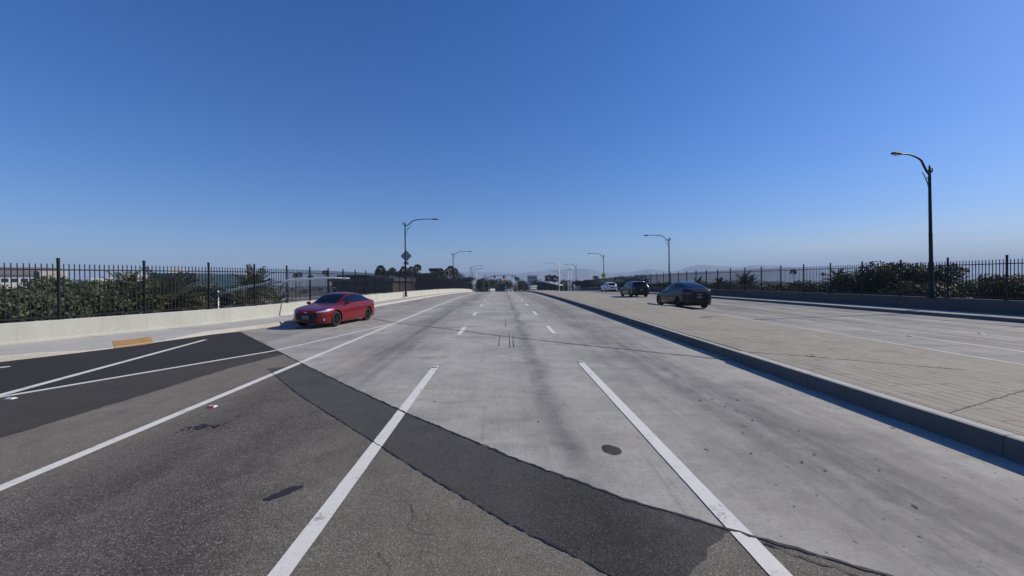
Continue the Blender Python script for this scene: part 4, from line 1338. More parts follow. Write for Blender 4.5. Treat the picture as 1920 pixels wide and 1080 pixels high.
# beyond the shaded wall
gr = 'bushes beyond the shaded fence'
bush('big dark bushy tree beyond the fence, left of the tall lamp', P3(1640, 543, 31.0), (2.9, 2.3, 1.75), 10500, .10, 21, 'leaf_dark', 'tree', 'tree', gr)
bush('big dark bushy tree directly behind the tall lamp', P3(1718, 540, 30.0), (2.5, 2.3, 1.75), 10000, .10, 22, 'leaf_dark', 'tree', 'tree', gr)
bush('dark loose tree with thin top twigs beside the pointed palm', P3(1590, 548, 33.0), (1.7, 1.7, 1.35), 4800, .10, 23, 'leaf_dark', 'tree', 'tree', gr)
bush('olive green bush just past the tall lamp', P3(1800, 556, 29.0), (2.0, 1.6, 1.05), 7000, .09, 24, 'leaf_green', 'shrub', 'shrub', gr)
bush('dark bush at the far edge of the picture behind the fence', P3(1905, 548, 28.0), (2.3, 1.8, 1.5), 7000, .09, 25, 'leaf_dark', 'shrub', 'shrub', gr)
bush('dark bush with a round top beside the edge bush', P3(1850, 556, 30.0), (1.5, 1.4, 1.1), 2400, .09, 26, 'leaf_dark', 'shrub', 'shrub', gr)
bush('low dark bush under the pointed palm', P3(1545, 560, 36.0), (2.4, 1.6, 1.0), 2400, .10, 27, 'leaf_dark', 'shrub', 'shrub', gr)
bush('low dark bush between the round headed palm and the pointed palm', P3(1480, 556, 40.0), (2.8, 1.8, 1.0), 2400, .11, 28, 'leaf_dark', 'shrub', 'shrub', gr)
bush('low dark bush below the round headed palm', P3(1415, 553, 46.0), (3.0, 1.8, 1.05), 2400, .11, 29, 'leaf_dark', 'shrub', 'shrub', gr)
bush('low dark bush behind the black crossover roof', P3(1335, 548, 52.0), (3.6, 1.8, 1.1), 2400, .12, 30, 'leaf_dark', 'shrub', 'shrub', gr)
bush('low dark bush behind the lamp beside the black crossover', P3(1262, 545, 62.0), (3.6, 2.0, 1.3), 2400, .13, 31, 'leaf_dark', 'shrub', 'shrub', gr)
for i in range(13):
    y = 27 + i * 5.6; r_ = random.Random(900 + i)
    bush('low dark shrub against the shaded fence ' + ('behind the pale sign posts', 'behind the white hatchback', 'behind the charcoal crossover', 'past the charcoal crossover', 'before the lamp by the black crossover', 'just past the lamp by the black crossover',
         'behind the black crossover mirror', 'behind the black crossover boot', 'under the low palm tips', 'left of the round headed palm', 'under the round headed palm', 'right of the round headed palm', 'before the pointed palm')[12 - i],
         (wr_(y) + 2.6 + r_.uniform(0, 1.2), y + r_.uniform(-1, 1), .75 + r_.uniform(-.15, .2)), (1.6, 3.4, 1.15), 2300, .13, 500 + i, 'leaf_dark', 'shrub', 'shrub', 'low shrubs along the shaded fence')
bush('rounded tree above the charcoal crossover', P3(1188, 535, 82.0), (3.4, 3.0, 1.9), 3200, .16, 32, 'leaf_dark', 'tree', 'tree', gr)
for i, (px, py, Y, ln, lab) in enumerate((
        (1573, 531, 34, 1.5, 'pointed palm with dark upright fronds left of the big trees'), (1395, 532, 50, 1.9, 'dark palm crown just above the fence by the round headed palm'),
        (1405, 535, 58, 2.0, 'smaller dark palm crown beside the fence top palm'), (1350, 536, 60, 1.6, 'low palm tips above the black crossover roof'), (1310, 536, 66, 1.7, 'low palm tips behind the black crossover'))):
    date_palm(lab, P3(px, py, Y), ln, 26, 40 + i, 'palms beyond the shaded fence', -.1, 12, .05, mat='leaf_dark')
for i, (px, py, Y, rd, lab) in enumerate((
        (1487, 510, 95, .95, 'round headed tall palm above the shaded fence'), (1543, 514, 130, .75, 'smaller round headed palm left of the pointed palm'),
        (1812, 507, 60, .55, 'small palm head seen through the fence past the tall lamp'), (1803, 506, 62, .5, 'smaller palm head beside the one past the tall lamp'),
        (1115, 520.5, 230, 1.5, 'first of two thin palms before the pedestrian sign'), (1119.5, 520.5, 232, 1.4, 'second of two thin palms before the pedestrian sign'),
        (714, 505, 150, 2.2, 'fan palm left of the diamond sign lamp'), (735, 509, 140, 1.9, 'low fan palm just left of the diamond sign lamp pole'),
        (757, 506, 150, 2.0, 'fan palm behind the diamond sign lamp pole'), (773, 507, 145, 2.1, 'fan palm right of the diamond sign lamp pole'), (783, 503, 160, 2.3, 'tallest fan palm right of the diamond sign'),
        (826, 510, 150, 2.1, 'fan palm in front of the brown tower'), (844, 507, 150, 2.5, 'tall fan palm behind the second sunny side lamp'),
        (852, 509, 155, 2.0, 'fan palm at the end of the palm clump'), (561, 515, 200, 2.0, 'far palm first from the starburst palm'), (554, 517, 210, 1.8, 'far palm behind the fence above the parking lot'),
        (610, 512, 190, 1.9, 'far palm beside the brown roof'), (582, 519, 220, 1.7, 'far low palm above the white mast arm'), (878, 524, 200, 1.6, 'low palm behind the far sunny side lamp'),
        (970, 523, 260, 2.0, 'palm right of the traffic signals'), (1029, 522, 235, 3.4, 'dark round palm left of the grey signal pole'), (1039.5, 523, 235, 3.3, 'dark round palm right beside the other round one'),
        (1066, 528, 260, 1.6, 'small palm behind the twin thin poles'), (1099, 527, 270, 1.5, 'small palm before the shaded fence end'))):
    fan_palm(lab, P3(px, py, Y), rd * .78, 60 + i, 'fan palms in the distance', n=20 if rd > 1.5 else 22, mat='leaf_fan' if px < 860 else 'leaf_dark')
gt = 'trees along the far street'
for i, (px, py, Y, rr, mt, lab) in enumerate((
        (845, 521, 150, (5.0, 4, 3.2), 'leaf_dark', 'broad dark tree under the fan palm clump'), (822, 522, 140, (4.0, 3, 2.2), 'leaf_dark', 'dark tree in front of the brown tower foot'),
        (765, 514, 150, (6.0, 3, 1.6), 'leaf_dark', 'low dark trees behind the diamond sign lamp'), (720, 514, 150, (3.6, 3, 1.8), 'leaf_dark', 'low dark tree at the start of the fan palm row'),
        (800, 521, 160, (4.2, 3, 1.8), 'leaf_dark', 'low dark tree before the long dark roof'),
        (872, 528, 190, (4.2, 3, 2.0), 'leaf_dark', 'small dark tree past the fan palm clump'), (901, 534, 176, (2.2, 2.0, 3.1), 'leaf_green', 'green street tree right of the signal mast'),
        (911, 535, 184, (2.2, 2.0, 3.0), 'leaf_green', 'second green street tree beside the signal mast'), (921, 531, 215, (3.2, 3, 2.6), 'leaf_green', 'green street tree behind the signal arm start'),
        (934, 536, 240, (3.5, 3, 3.2), 'leaf_dark', 'dark tree behind the truck'), (951, 535, 250, (3.7, 3, 3.0), 'leaf_dark', 'dark tree right of the truck'),
        (974, 535, 235, (3.0, 3, 3.5), 'leaf_dark', 'dark tree behind the red gabled hut'), (984, 537, 250, (3.4, 3, 3.2), 'leaf_dark', 'dark tree left of the white shop'),
        (1005, 534, 270, (3.8, 3, 3.6), 'leaf_dark', 'dark tree below the grey tower'), (1058, 537, 215, (3.0, 3, 3.2), 'leaf_dark', 'dark tree behind the yellow diamond sign'),
        (1078, 536, 230, (3.6, 3, 3.2), 'leaf_dark', 'dark tree behind the striped barricade'), (1095, 536, 240, (3.2, 3, 3.0), 'leaf_dark', 'dark tree at the end of the shaded fence'))):
    bush(lab, P3(px, py, Y), rr, 2200, .24, 100 + i, mt, 'tree', 'tree', gt)

# far-off woodland: one mass
m = MB(); rnd = random.Random(5); lum = []
for i in range(420):
    Y = 260 * (6.0 ** rnd.random()); x = rnd.uniform(-1.3, 1.35) * Y
    if abs(x - 5) < 14 and Y < 340: continue
    h = rnd.uniform(3.2, 6.5) * (1 + Y / 2500)
    if -.55 * Y < x < -.2 * Y and Y < 420: continue
    lum.append(((x, Y, GROUND_Z + h * .5), (rnd.uniform(3, 8) * (1 + Y / 900), 3.5, h * .62)))
r_ = random.Random(8)
for c, rr in lum:
    sz = .5 + c[1] / 900
    leaves(m, [(c, rr)], 75, sz, r_.randint(0, 10 ** 6), .6, .7)
tag(m.build('woodland', M['leaf_far']), kind='stuff')

# ------------------------------------------------------------------ buildings
M['stucco_white'] = simple('white_stucco', (.66, .65, .62), .85, var=.08, scale=.4)
M['stucco_cream'] = simple('cream_stucco', (.52, .49, .42), .85, var=.08, scale=.4)
M['roof_grey'] = simple('grey_roof', (.20, .19, .19), .8, var=.12, scale=.3)
M['glass_blue'] = simple('blue_curtain_glass', (.035, .075, .11), .15, .2, var=.25, scale=.25)
M['panel_dark'] = simple('dark_panel', (.085, .085, .095), .7, var=.15, scale=.5)
M['brick_brown'] = simple('brown_cladding', (.13, .10, .088), .85, var=.2, scale=.6)
M['brick_pink'] = simple('pink_brick', (.36, .25, .22), .85, var=.12, scale=.3)
M['tower_grey'] = simple('grey_concrete_tower', (.22, .24, .27), .8, var=.12, scale=.2)
M['roof_dark'] = simple('dark_roof', (.03, .028, .027), .8, var=.2, scale=.5)
M['win_dark'] = simple('window_glass', (.02, .025, .032), .12)

def block(label, px0, px1, py0, Y, depth, mat, name='building', roof='roof_grey', over=.0, roof_t=.4, wins=None, group=None, z0=None, rz=0.0):
    """a flat roofed block whose front spans two picture columns at distance Y"""
    a, b = at(px0, py0, Y), at(px1, py0, Y); cx = (a.x + b.x) / 2; wd = b.x - a.x; zt = (a.z + b.z) / 2; g0 = GROUND_Z if z0 is None else z0
    if rz:
        wd = wd / (math.cos(rz) + .5 * math.sin(rz)); depth = wd * .5
    t = thing(name, label, 'building', (cx, Y + depth / 2, g0), rz, group)
    h = zt - g0
    m = MB(); m.box((0, 0, (h - roof_t) / 2), (wd, depth, h - roof_t)); m.build('wall', M[mat], t)
    m = MB(); m.box((0, 0, h - roof_t / 2 + .002), (wd + 2 * over, depth + 2 * over, roof_t)); m.build('roof', M[roof], t)
    if wins:
        nx, zs_, wh, mt = wins
        for zc in zs_:
            for i in range(nx):
                m = MB(); xw = -wd / 2 + wd * (i + .5) / nx
                m.box((xw, -depth / 2 - .02, h - zc), (wd / nx * .72, .08, wh)); m.build('window', M[mt], t)
    return t

block('long low white building with a deep grey roof at the picture edge', -60, 62, 501, 120, 40, 'stucco_white', roof='roof_grey', roof_t=2.1, over=.5, wins=(9, (3.6,), 1.0, 'win_dark'), rz=.72)
block('dark grey panel block beside the cream block', 63, 72, 508, 112, 3, 'panel_dark', wins=(1, (2.0,), .5, 'win_dark'))
block('cream windowless block behind the tall rounded shrub', 72.5, 110, 508, 112, 20, 'stucco_cream', roof='stucco_cream', wins=(3, (5.0,), .8, 'win_dark'), rz=.72)
block('low white building with a row of dark windows', 164, 222, 521, 150, 20, 'stucco_white', roof='stucco_white', wins=(5, (1.9, 6.0), 1.4, 'win_dark'), rz=.72)
block('white flat roofed building left of the blue glass building', 219, 267, 513.5, 130, 22, 'stucco_white', roof='stucco_white', wins=(4, (2.6,), 1.0, 'win_dark'), rz=.72)
block('blue glass office building behind the broad spiky palm', 266, 366, 512, 140, 40, 'glass_blue', roof='panel_dark', roof_t=.3, wins=(10, (2.4, 5.2), .3, 'panel_dark'))
q = at(277, 504.5, 142); q2 = at(331, 504.5, 142)
t = thing('rooftop_screen', 'white rooftop screen with a sloping end on the blue glass building', 'roof screen', ((q.x + q2.x) / 2, 152, at(277, 512, 142).z + .02), .6)
wd = q2.x - q.x; hh = q.z - at(277, 512, 142).z
m = MB(); n = len(m.v)
for yy in (-8, 8): m.v += [(-wd / 2, yy, 0), (wd / 2, yy, 0), (wd / 2 - 4.5, yy, hh), (-wd / 2, yy, hh)]
m.f += [(0, 1, 2, 3), (7, 6, 5, 4), (0, 4, 5, 1), (1, 5, 6, 2), (2, 6, 7, 3), (3, 7, 4, 0)]
m.build('screen_wall', M['stucco_white'], t)
m = MB(); m.box((-2, -8.03, hh * .5), (wd * .5, .04, .12)); m.build('seam', M['panel_dark'], t)

t = block('long dark brown low building with an overhanging flat roof behind the red sedan', 622, 735, 522, 105, 26, 'brick_brown', roof='roof_grey', over=.8, roof_t=.7, wins=(12, (3.6,), 1.9, 'win_dark'))
block('raised brown roof block on the long dark building', 640, 690, 516, 110, 12, 'brick_brown', roof='roof_dark', over=.8, roof_t=.5, name='roof_block')
block('brown tower with a dark flat cap behind the fan palms', 807, 821, 503, 200, 8, 'brick_pink', roof='roof_dark', over=.6, roof_t=1.4, name='tower', wins=(3, (3.0,), 2.0, 'win_dark'))
block('long dark roofed building before the brown tower', 778, 812, 512.5, 190, 14, 'brick_brown', roof='roof_dark', over=.8, roof_t=1.2)
block('pink brick building beyond the traffic signals', 935, 953, 522.5, 420, 30, 'brick_pink', roof='brick_pink', wins=(6, (2.5, 5.5), 1.6, 'win_dark'), rz=.75)
block('small grey block at the corner of the pink brick building', 930, 934, 523.5, 418, 14, 'tower_grey', wins=(2, (2.5,), 1.8, 'win_dark'))
block('grey office tower on the skyline', 990.5, 1007, 516.5, 700, 30, 'tower_grey', wins=(7, (4, 10, 16), 3.2, 'win_dark'))
block('low white shop with a pale fascia past the median', 993, 1006, 535.5, 195, 10, 'stucco_white', roof='stucco_white', over=.4, wins=(4, (2.4,), 1.6, 'win_dark'), z0=-3.6, rz=.6)
block('far grey block beyond the fence end', 1100, 1106, 527, 600, 20, 'tower_grey', wins=(3, (3,), 2.5, 'win_dark'))
block('low white roadside wall left of the truck', 916, 928, 541.5, 172, 2, 'stucco_white', 'low_wall', 'stucco_white', 0, .15, (4, (.9,), .3, 'panel_dark'), z0=-2.6, rz=.75)
# small building with a white gable
def gable(label, px0, px1, py_e, py_r, Y, depth, z0, wall_m, roof_m):
    a, b = at(px0, py_e, Y), at(px1, py_e, Y); r = at((px0 + px1) / 2, py_r, Y).z; cx = (a.x + b.x) / 2; hw = (b.x - a.x) / 2; ze = a.z - z0; zr_ = r - z0
    t = thing('hut', label, 'building', (cx, Y, z0))
    m = MB(); m.box((0, depth / 2, ze / 2), (2 * hw, depth, ze)); m.build('wall', M[wall_m], t)
    m = MB(); n = len(m.v)
    for yy in (-.3, depth + .3): m.v += [(-hw - .3, yy, ze + .003), (hw + .3, yy, ze + .003), (0, yy, zr_)]
    m.f += [(0, 1, 2), (5, 4, 3), (0, 3, 4, 1), (1, 4, 5, 2), (2, 5, 3, 0)]
    m.build('roof', M[roof_m], t)
    m = MB(); m.box((0, -.03, ze * .4), (hw * .6, .05, ze * .8)); m.build('door', M['win_dark'], t)
gable('small red brick hut with a white gable past the crest', 962, 971, 534, 529.5, 200, 5, -3.3, 'brick_pink', 'stucco_white')
# canopy with a sloping roof
a, b = at(1016, 526.5, 165), at(1048, 534, 150)
t = thing('canopy', 'dark open canopy with a sloping pale roof edge beside the round palms', 'canopy', (a.x, 165, zr(165)))
m = MB(); o = Vector(t.location); A = a - o; B = b - o
m.v += [tuple(A), tuple(B), tuple(B + Vector((3, 10, 0))), tuple(A + Vector((-1, 12, 0)))]
m.v += [tuple(Vector(v) - Vector((0, 0, .30))) for v in m.v]
m.f += [(0, 1, 2, 3), (7, 6, 5, 4), (0, 4, 5, 1), (1, 5, 6, 2), (2, 6, 7, 3), (3, 7, 4, 0)]
m.build('roof', M['steel'], t)
for u in (.08, .36, .64, .92):
    m = MB(); q = A.lerp(B, u); zg = zr(q.y + o.y) - o.z; m.tube([(q.x, q.y + .6, zg), (q.x, q.y + .6, q.z - .3)], .14, 8); m.build('post', M['panel_dark'], t)
m = MB(); m.quad(tuple(A + Vector((-1, 9, -.3))), tuple(B + Vector((2, 8, -.3))), tuple(Vector((B.x + 2, B.y + 8, zr(158) - o.z))), tuple(Vector((A.x - 1, A.y + 9, -.2))))
m.v += [(v[0], v[1] + .2, v[2]) for v in m.v[:4]]; m.f.append((7, 6, 5, 4)); m.build('back_wall', M['roof_dark'], t)

# ------------------------------------------------------------------ traffic signals and poles at the crossing
SY = 182.0
M['signal'] = simple('signal_housing', (.012, .012, .014), .5)
M['sig_red'] = simple('signal_lens_dark', (.06, .01, .01), .3)
pb = at(893, 549.5, SY); gz = zr(SY)
t = thing('signal_mast', 'dark curved signal mast arm on a pale pole above the far crossing', 'traffic signal mast', (pb.x, SY, gz))
hh = at(893, 507.5, SY).z - gz; o = Vector(t.location)
m = MB(); m.tube([(0, 0, 0), (0, 0, hh * .55), (0, 0, hh)], [.20, .15, .11], 10); m.build('pole', M['steel'], t, True)
m = MB(); arm = [at(x, y, SY) - o for x, y in ((893, 527), (903, 524), (913, 520.5), (923, 518), (935, 517), (950, 516.6), (964, 516.8))]
m.tube(arm, [.17, .15, .14, .12, .11, .09, .07], 8); m.build('mast_arm', M['pole'], t, True)
m = MB(); m.tube([at(x, y, SY) - o for x, y in ((893, 507.8), (898, 505), (904, 502.8), (911, 502))], [.08, .07, .06, .05], 8); m.build('luminaire_arm', M['steel'], t, True)
m = MB(); q = at(911.5, 502, SY) - o; m.ball(q, (.5, .2, .12), 10); m.build('lamp_head', M['steel'], t, True)
def signal(px, py, label, dz=.0):
    q = at(px, py, SY - .4)
    t = thing('traffic_light', label, 'traffic light', tuple(q), 0, 'signal heads on the mast arm')
    m = MB(); m.box((0, 0, 0), (.36, .22, 1.12)); m.box((0, .12, 0), (.62, .02, 1.35)); m.build('housing', M['signal'], t)
    for k_ in (-.36, 0, .36):
        m = MB(); m.lathe([(.0, -.115), (.13, -.115), (.13, -.30), (.115, -.30), (.115, -.12)], (0, 0, k_), 'Y', 12); v = m.build('visor', M['signal'], t, True)
        m = MB(); m.lathe([(.112, -.118), (.07, -.135), (0, -.14)], (0, 0, k_), 'Y', 12); m.build('lens', M['sig_red'], v, True)
signal(927.3, 519.2, 'black traffic light nearest the mast pole'); signal(944.7, 519.8, 'black traffic light at the middle of the mast arm'); signal(966, 519.6, 'black traffic light at the end of the mast arm')
q = at(961.3, 517.2, SY - .3); t = thing('signal_camera', 'small dark box camera near the end of the mast arm', 'camera', tuple(q))
m = MB(); m.box((0, 0, 0), (.5, .4, .35)); m.build('housing', M['signal'], t); m = MB(); m.box((0, 0, .22), (.6, .6, .04)); m.build('hood', M['signal'], t)
def pole_thing(label, px, py0, py1, Y, r=.09, mat='steel', arm=None, name='light_pole'):
    b = at(px, py1, Y); h = at(px, py0, Y).z - b.z; x = b.x
    g0 = zr(Y) if Y > 60 else b.z
    t = thing(name, label, 'pole', (x, Y, min(g0, b.z)), 0); dz = b.z - min(g0, b.z)
    m = MB(); m.lathe([(0, 0), (r * 2, 0), (r * 2, .08), (r * 1.15, .12), (r, 1), (r * .6, h + dz), (0, h + dz)], (0, 0, 0), k=10); m.build('pole', M[mat], t, True)
    if arm:
        m = MB(); o_ = Vector(t.location); pts = [at(a_, b_, Y) - o_ for a_, b_ in arm]
        m.tube(pts, [lerp(r * .7, r * .4, i / (len(pts) - 1)) for i in range(len(pts))], 8); m.build('arm', M[mat], t, True)
        m = MB(); e = pts[-1]; m.ball(e, (.38, .16, .09), 10); m.build('lamp_head', M[mat], t, True)
    return t
pole_thing('slim dark lamp pole left of the signal mast', 887, 507, 548, 170, .10, 'pole', ((887, 508), (890, 505), (896, 503.6), (904, 503)))
pole_thing('short pale post at the end of the sunny wall', 888.6, 535, 548, 150, .10, 'steel')
pole_thing('tall grey signal pole with a long arm on the median end', 1048.8, 497.5, 548, 128, .12, 'steel', ((1048.8, 498.5), (1043, 496), (1036, 493.8), (1029, 493), (1025.5, 493.2)))
pole_thing('dark lamp pole just left of the tall grey signal pole', 1047.0, 510.5, 547, 175, .10, 'pole', ((1047, 510.8), (1041, 508), (1034, 506), (1027, 505.2)))
pole_thing('thin pale pole with a hooked top on the median end', 1065.4, 506, 547.5, 130, .10, 'steel', ((1065.4, 507), (1066, 503.8), (1067, 503), (1068, 503)))
pole_thing('thin grey pole with a hooked top facing the other hooked pole', 1070.8, 507, 547, 140, .10, 'steel', ((1070.8, 508), (1070, 504.5), (1069, 503.2), (1068.3, 503)))
pole_thing('distant thin lamp pole past the far end lamp', 1109.5, 505, 545, 190, .07, 'steel')
# crossing sign bar, yellow diamond, barricade, bollards beside the median end
q = at(1069, 531.8, 129); t = thing('street_name_sign', 'horizontal pale blank sign bar across the two hooked poles', 'sign', tuple(q))
m = MB(); m.box((0, 0, 0), (1.9, .03, .26)); m.build('sign_plate', M['sign_white'], t); m = MB(); m.box((0, .03, 0), (1.7, .03, .05)); m.build('bracket', M['steel'], t)
q = at(1056.3, 532.4, 127); t = thing('warning_sign', 'small yellow diamond sign with a black symbol right of the tall grey pole', 'sign', (q.x, q.y, zr(127)))
zc = q.z - zr(127)
m = MB(); m.tube([(0, .05, 0), (0, .05, zc + .5)], .035, 8); m.build('post', M['steel'], t)
m = MB(); diamond(m, (0, 0, zc), .52); m.build('sign_plate', M['sign_lime'], t)
m = MB(); walker(m, (0, -.012, zc), .60); m.build('symbol', M['sign_black'], t)
q = at(1084, 541, 112); zb = zr(112) + .0
t = thing('barricade', 'red and white striped barricade beside the pale pillar', 'barricade', (q.x, q.y, zb))
for hz in (.35, .75, 1.15):
    m = MB(); m.box((0, 0, hz), (1.1, .04, .24)); bd = m.build('board', M['sign_red'], t)
    m = MB()
    for i in range(4): m.box((-.42 + i * .28, -.024, hz), (.11, .008, .235), Matrix.Rotation(.0, 3, 'Y'))
    m.build('stripe', M['sign_white'], bd)
for sx_ in (-.5, .5):
    m = MB(); m.bar((sx_, -.25, 0), (sx_, .05, 1.4), .06, .05); m.bar((sx_, .35, 0), (sx_, .06, 1.4), .06, .05); m.build('leg', M['steel'], t)
q = at(1077, 541, 112); t = thing('bollard', 'pale concrete pillar left of the striped barricade', 'pillar', (q.x, q.y, zb))
m = MB(); m.lathe([(0, 0), (.24, 0), (.22, 1.0), (.20, 1.35), (.1, 1.46), (0, 1.48)], (0, 0, 0), k=14); m.build('shaft', M['stucco_cream'], t, True)
m = MB(); m.box((-.15, -.02, 1.62), (.45, .04, .4)); m.build('sign_plate', M['sign_white'], t)
q = at(1088.3, 535, 118); t = thing('road_sign', 'small white road sign on a post right of the barricade', 'sign', (q.x, q.y, zr(118)))
zc = q.z - zr(118)
m = MB(); m.tube([(0, .04, 0), (0, .04, zc + .3)], .035, 8); m.build('post', M['steel'], t)
m = MB(); m.box((0, 0, zc), (.55, .01, .75)); m.build('sign_plate', M['sign_white'], t); m = MB(); m.box((.02, -.01, zc), (.08, .01, .36)); m.build('symbol', M['sign_black'], t)

# ------------------------------------------------------------------ mast arms below the sunny side
M['mast_paint'] = simple('pale_mast_paint', (.70, .70, .68), .6, var=.08)
def mast(label, Y, px, py_b, arm, r):
    b = at(px, py_b, Y); t = thing('mast_arm_pole', label, 'signal mast', (b.x, Y, GROUND_Z)); o_ = Vector(t.location)
    top = at(arm[0][0], arm[0][1], Y).z - GROUND_Z
    m = MB(); m.tube([(0, 0, 0), (0, 0, top + .12)], [r * .7, r * .5], 12); m.ball((0, 0, top + .14), r * .6, 8); m.build('pole', M['mast_paint'], t, True)
    pts = [at(a_, b_, Y) - o_ for a_, b_ in arm]
    m = MB(); m.tube(pts, [lerp(r, r * .45, i / (len(pts) - 1)) for i in range(len(pts))], 10); m.build('arm', M['mast_paint'], t, True)
    m = MB(); e = pts[-1]; m.ball(e, (.24 * r / .09, .10, .05), 10); m.build('lamp_head', M['mast_paint'], t, True)
mast('long silver curved mast arm rising behind the fence toward the red sedan', 23.5, 409, 575, ((410, 551), (430, 546), (470, 537), (510, 530), (550, 525), (590, 522.2), (625, 521.2), (648, 522)), .085)
mast('short silver curved mast arm behind the broad spiky palm', 34, 340, 575, ((341, 542), (350, 539.5), (362, 536.5), (376, 534.6), (390, 533.8), (395, 533.8)), .05)

# ------------------------------------------------------------------ parking lot below
M['lot'] = simple('lot_asphalt', (.11, .108, .105), .9, var=.2, scale=.2)
m = MB(); c = [at(390, 566, 150), at(640, 566, 150)]
m.quad((-130, 90, GROUND_Z + .02), (-32, 90, GROUND_Z + .02), (-40, 300, GROUND_Z + .02), (-150, 300, GROUND_Z + .02))
tag(m.build('parking_lot', M['lot']), kind='structure')
rnd = random.Random(4)
gpk = 'cars parked in the lot below the fence'
k_ = 0
desc = ('white parked car', 'dark parked car', 'silver parked car')
protos = [hatch_proto]
kinds = ['paint_white', 'paint_black', 'paint_silver']
lot = {}
for kd, mt in enumerate(kinds):
    lot[kd] = None
spots = [(500, 150), (515, 152), (560, 140), (575, 142), (590, 140), (606, 144), (545, 175), (532, 176), (470, 160), (486, 162), (615, 180), (598, 182)]
near = ('behind the starburst palm', 'right of the starburst palm', 'ahead of the red sedan, first in its row', 'ahead of the red sedan, second in its row', 'ahead of the red sedan, third in its row', 'just above the red sedan windscreen',
        'in the rear row left of the red sedan', 'in the rear row nearest the white pole', 'left of the starburst palm trunk', 'under the silver mast arm', 'in the rear row under the brown roof', 'in the rear row beside the brown building')
for i, (px, Y) in enumerate(spots):
    kd = (0, 1, 0, 2, 1, 0, 1, 2, 0, 1, 2, 0)[i]
    lab = desc[kd] + ' ' + near[i]
    if lot[kd] is None:
        S_ = dict(HATCH); S_['mirrormat'] = kinds[kd]
        c = copy_tree(hatch_proto)
        for ch in c.children:
            if ch.data.materials and ch.data.materials[0] == M['paint_white'] and kd:
                ch.data = ch.data.copy(); ch.data.materials[0] = M[kinds[kd]]
        lot[kd] = c
    else:
        c = copy_tree(lot[kd])
    c.name = 'parked_car'
    q = at(px, 560, Y)
    c.location = (q.x, Y, GROUND_Z + .02); c.rotation_euler = (0, 0, rnd.choice((1.35, 1.5, -1.6)) + rnd.uniform(-.05, .05))
    tag(c, lab, 'car', gpk)
def lot_pole(label, px, py0, Y):
    b = at(px, py0, Y); t = thing('light_pole', label, 'pole', (b.x, Y, GROUND_Z), 0, 'white lamp posts in the lot')
    h = b.z - GROUND_Z
    m = MB(); m.tube([(0, 0, 0), (0, 0, h)], [.13, .09], 8); m.build('pole', M['sign_white'], t, True)
    m = MB(); m.box((.25, 0, h + .05), (.9, .35, .14)); m.build('lamp_head', M['sign_white'], t)
lot_pole('white lamp post in the lot right of the starburst palm', 536.5, 543, 130)
lot_pole('white lamp post in the lot before the brown building', 622, 540, 100)

# ------------------------------------------------------------------ far vehicles
def box_truck(label, loc, cabm, boxm, heading=0):
    t = thing('truck', label, 'truck', loc, heading)
    m = MB(); m.box((0, 0, 1.95), (2.3, 5.2, 2.3)); m.build('cargo_box', M[boxm], t)
    m = MB(); n = 0
    m.v += [(x, y, z) for x in (-1.05, 1.05) for y, z in ((2.62, .55), (4.4, .55), (4.4, 1.35), (3.9, 2.3), (2.62, 2.3))]
    m.f += [(0, 1, 2, 3, 4), (9, 8, 7, 6, 5)] + [(i, i + 5, (i + 1) % 5 + 5, (i + 1) % 5) for i in range(5)]
    m.build('cab', M[cabm], t)
    m = MB(); m.box((0, .3, .62), (.9, 7.6, .3)); m.build('chassis', M['under'], t)
    for x in (-.95, .95):
        for y in (-1.6, 3.4):
            m = MB(); m.lathe([(.2, -.13), (.46, -.13), (.48, -.08), (.48, .08), (.46, .13), (.2, .13), (0, .12)], (x, y, .48), 'X', 18); m.build('wheel', M['rubber'], t, True)
        m = MB(); m.box((x * 1.55, 3.9, 1.75), (.28, .14, .5)); m.build('side_mirror', M['sign_white'], t)
        m = MB(); m.box((x * .85, -2.62, .95), (.3, .05, .2)); m.build('tail_light', M['lamp_red'], t)
    m = MB(); m.box((0, -2.63, .62), (2.2, .1, .18)); m.build('bumper', M['trim'], t)
    return t
q = at(940.5, 545, 158)
box_truck('dark box truck going over the crest in the middle lane', (q.x, 158, zr(158)), 'paint_black', 'paint_black')
c = copy_tree(hatch_proto); c.name = 'hatchback'; q = at(957, 545, 175)
c.location = (q.x, 175, zr(175)); c.rotation_euler = (0, 0, 0); tag(c, 'tiny white car beyond the crest below the red hut', 'car')
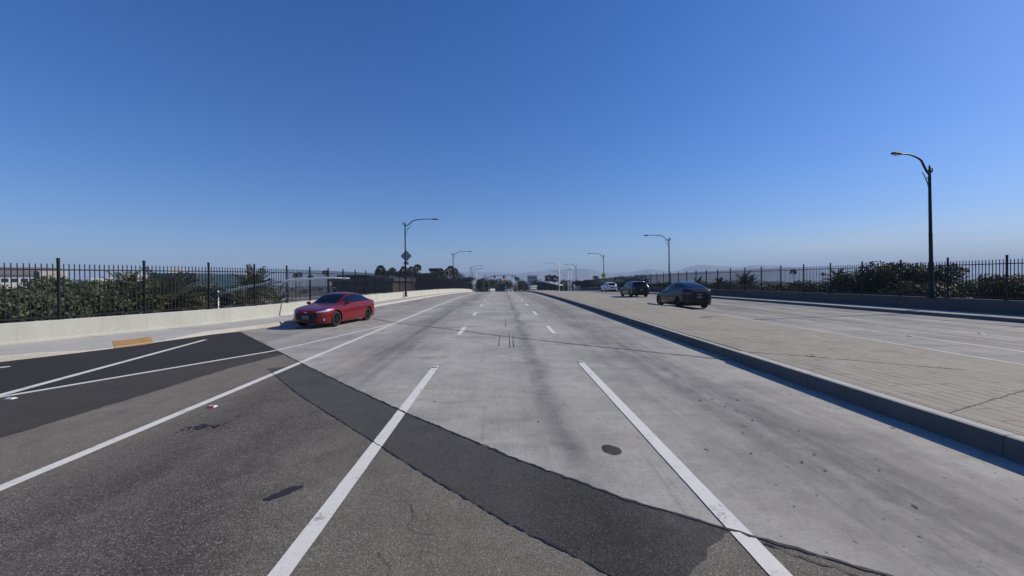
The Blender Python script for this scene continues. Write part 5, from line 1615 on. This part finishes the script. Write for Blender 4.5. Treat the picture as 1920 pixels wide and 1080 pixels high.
c = copy_tree(hatch_proto); c.name = 'hatchback'; q = at(946.5, 543, 170)
c.location = (q.x + .8, 172, zr(172)); c.rotation_euler = (0, 0, 0); tag(c, 'tiny white car beyond the crest just right of the truck', 'car')

# ------------------------------------------------------------------ hills and haze
M['hill'] = simple('hill_scrub', (.15, .15, .15), .95, var=.2, scale=.004)
m = MB(); rnd = random.Random(12)
PROF = [(-1.6, 60), (-1.1, 110), (-.85, 130), (-.72, 190), (-.66, 210), (-.6, 120), (-.4, 100), (-.25, 120), (-.12, 165), (-.05, 185), (.03, 150), (.10, 195), (.18, 205), (.26, 150), (.31, 165), (.34, 190), (.40, 165), (.43, 235), (.455, 245), (.50, 225), (.545, 215), (.58, 240), (.62, 232), (.68, 190), (.75, 130), (.9, 90), (1.3, 70), (1.8, 50)]
HY = 5200.0
N = 260; pk = None
for i in range(N + 1):
    u = lerp(-1.3, 1.3, i / N); h = smooth_interp(PROF, u) * .86 + sum(math.sin(u * f + s) * a for f, s, a in ((40, 1, 6), (95, 2, 3.5), (210, .4, 1.8)))
    x = u * HY
    c = [(x, HY - 900, GROUND_Z - 1), (x * 1.01, HY - 420 + 60 * math.sin(u * 60), GROUND_Z + h * .45), (x * 1.03, HY, GROUND_Z + max(h, 10)), (x * 1.06, HY + 700, GROUND_Z - 1)]
    if pk:
        for j in range(3): m.quad(pk[j], c[j], c[j + 1], pk[j + 1])
    pk = c
tag(m.build('hills', M['hill'], None, True, True), kind='structure')

hm = bpy.data.materials.new('haze'); hm.use_nodes = True; ht = hm.node_tree; ht.nodes.clear()
vo = ht.nodes.new('ShaderNodeVolumePrincipled'); vo.inputs['Color'].default_value = (.58, .75, 1.0, 1)
vo.inputs['Density'].default_value = .00023; vo.inputs['Anisotropy'].default_value = 0.0
oo = ht.nodes.new('ShaderNodeOutputMaterial'); ht.links.new(vo.outputs[0], oo.inputs['Volume'])
m = MB(); m.box((0, 100, 128), (19400, 19400, 272)); tag(m.build('haze', hm), kind='stuff')
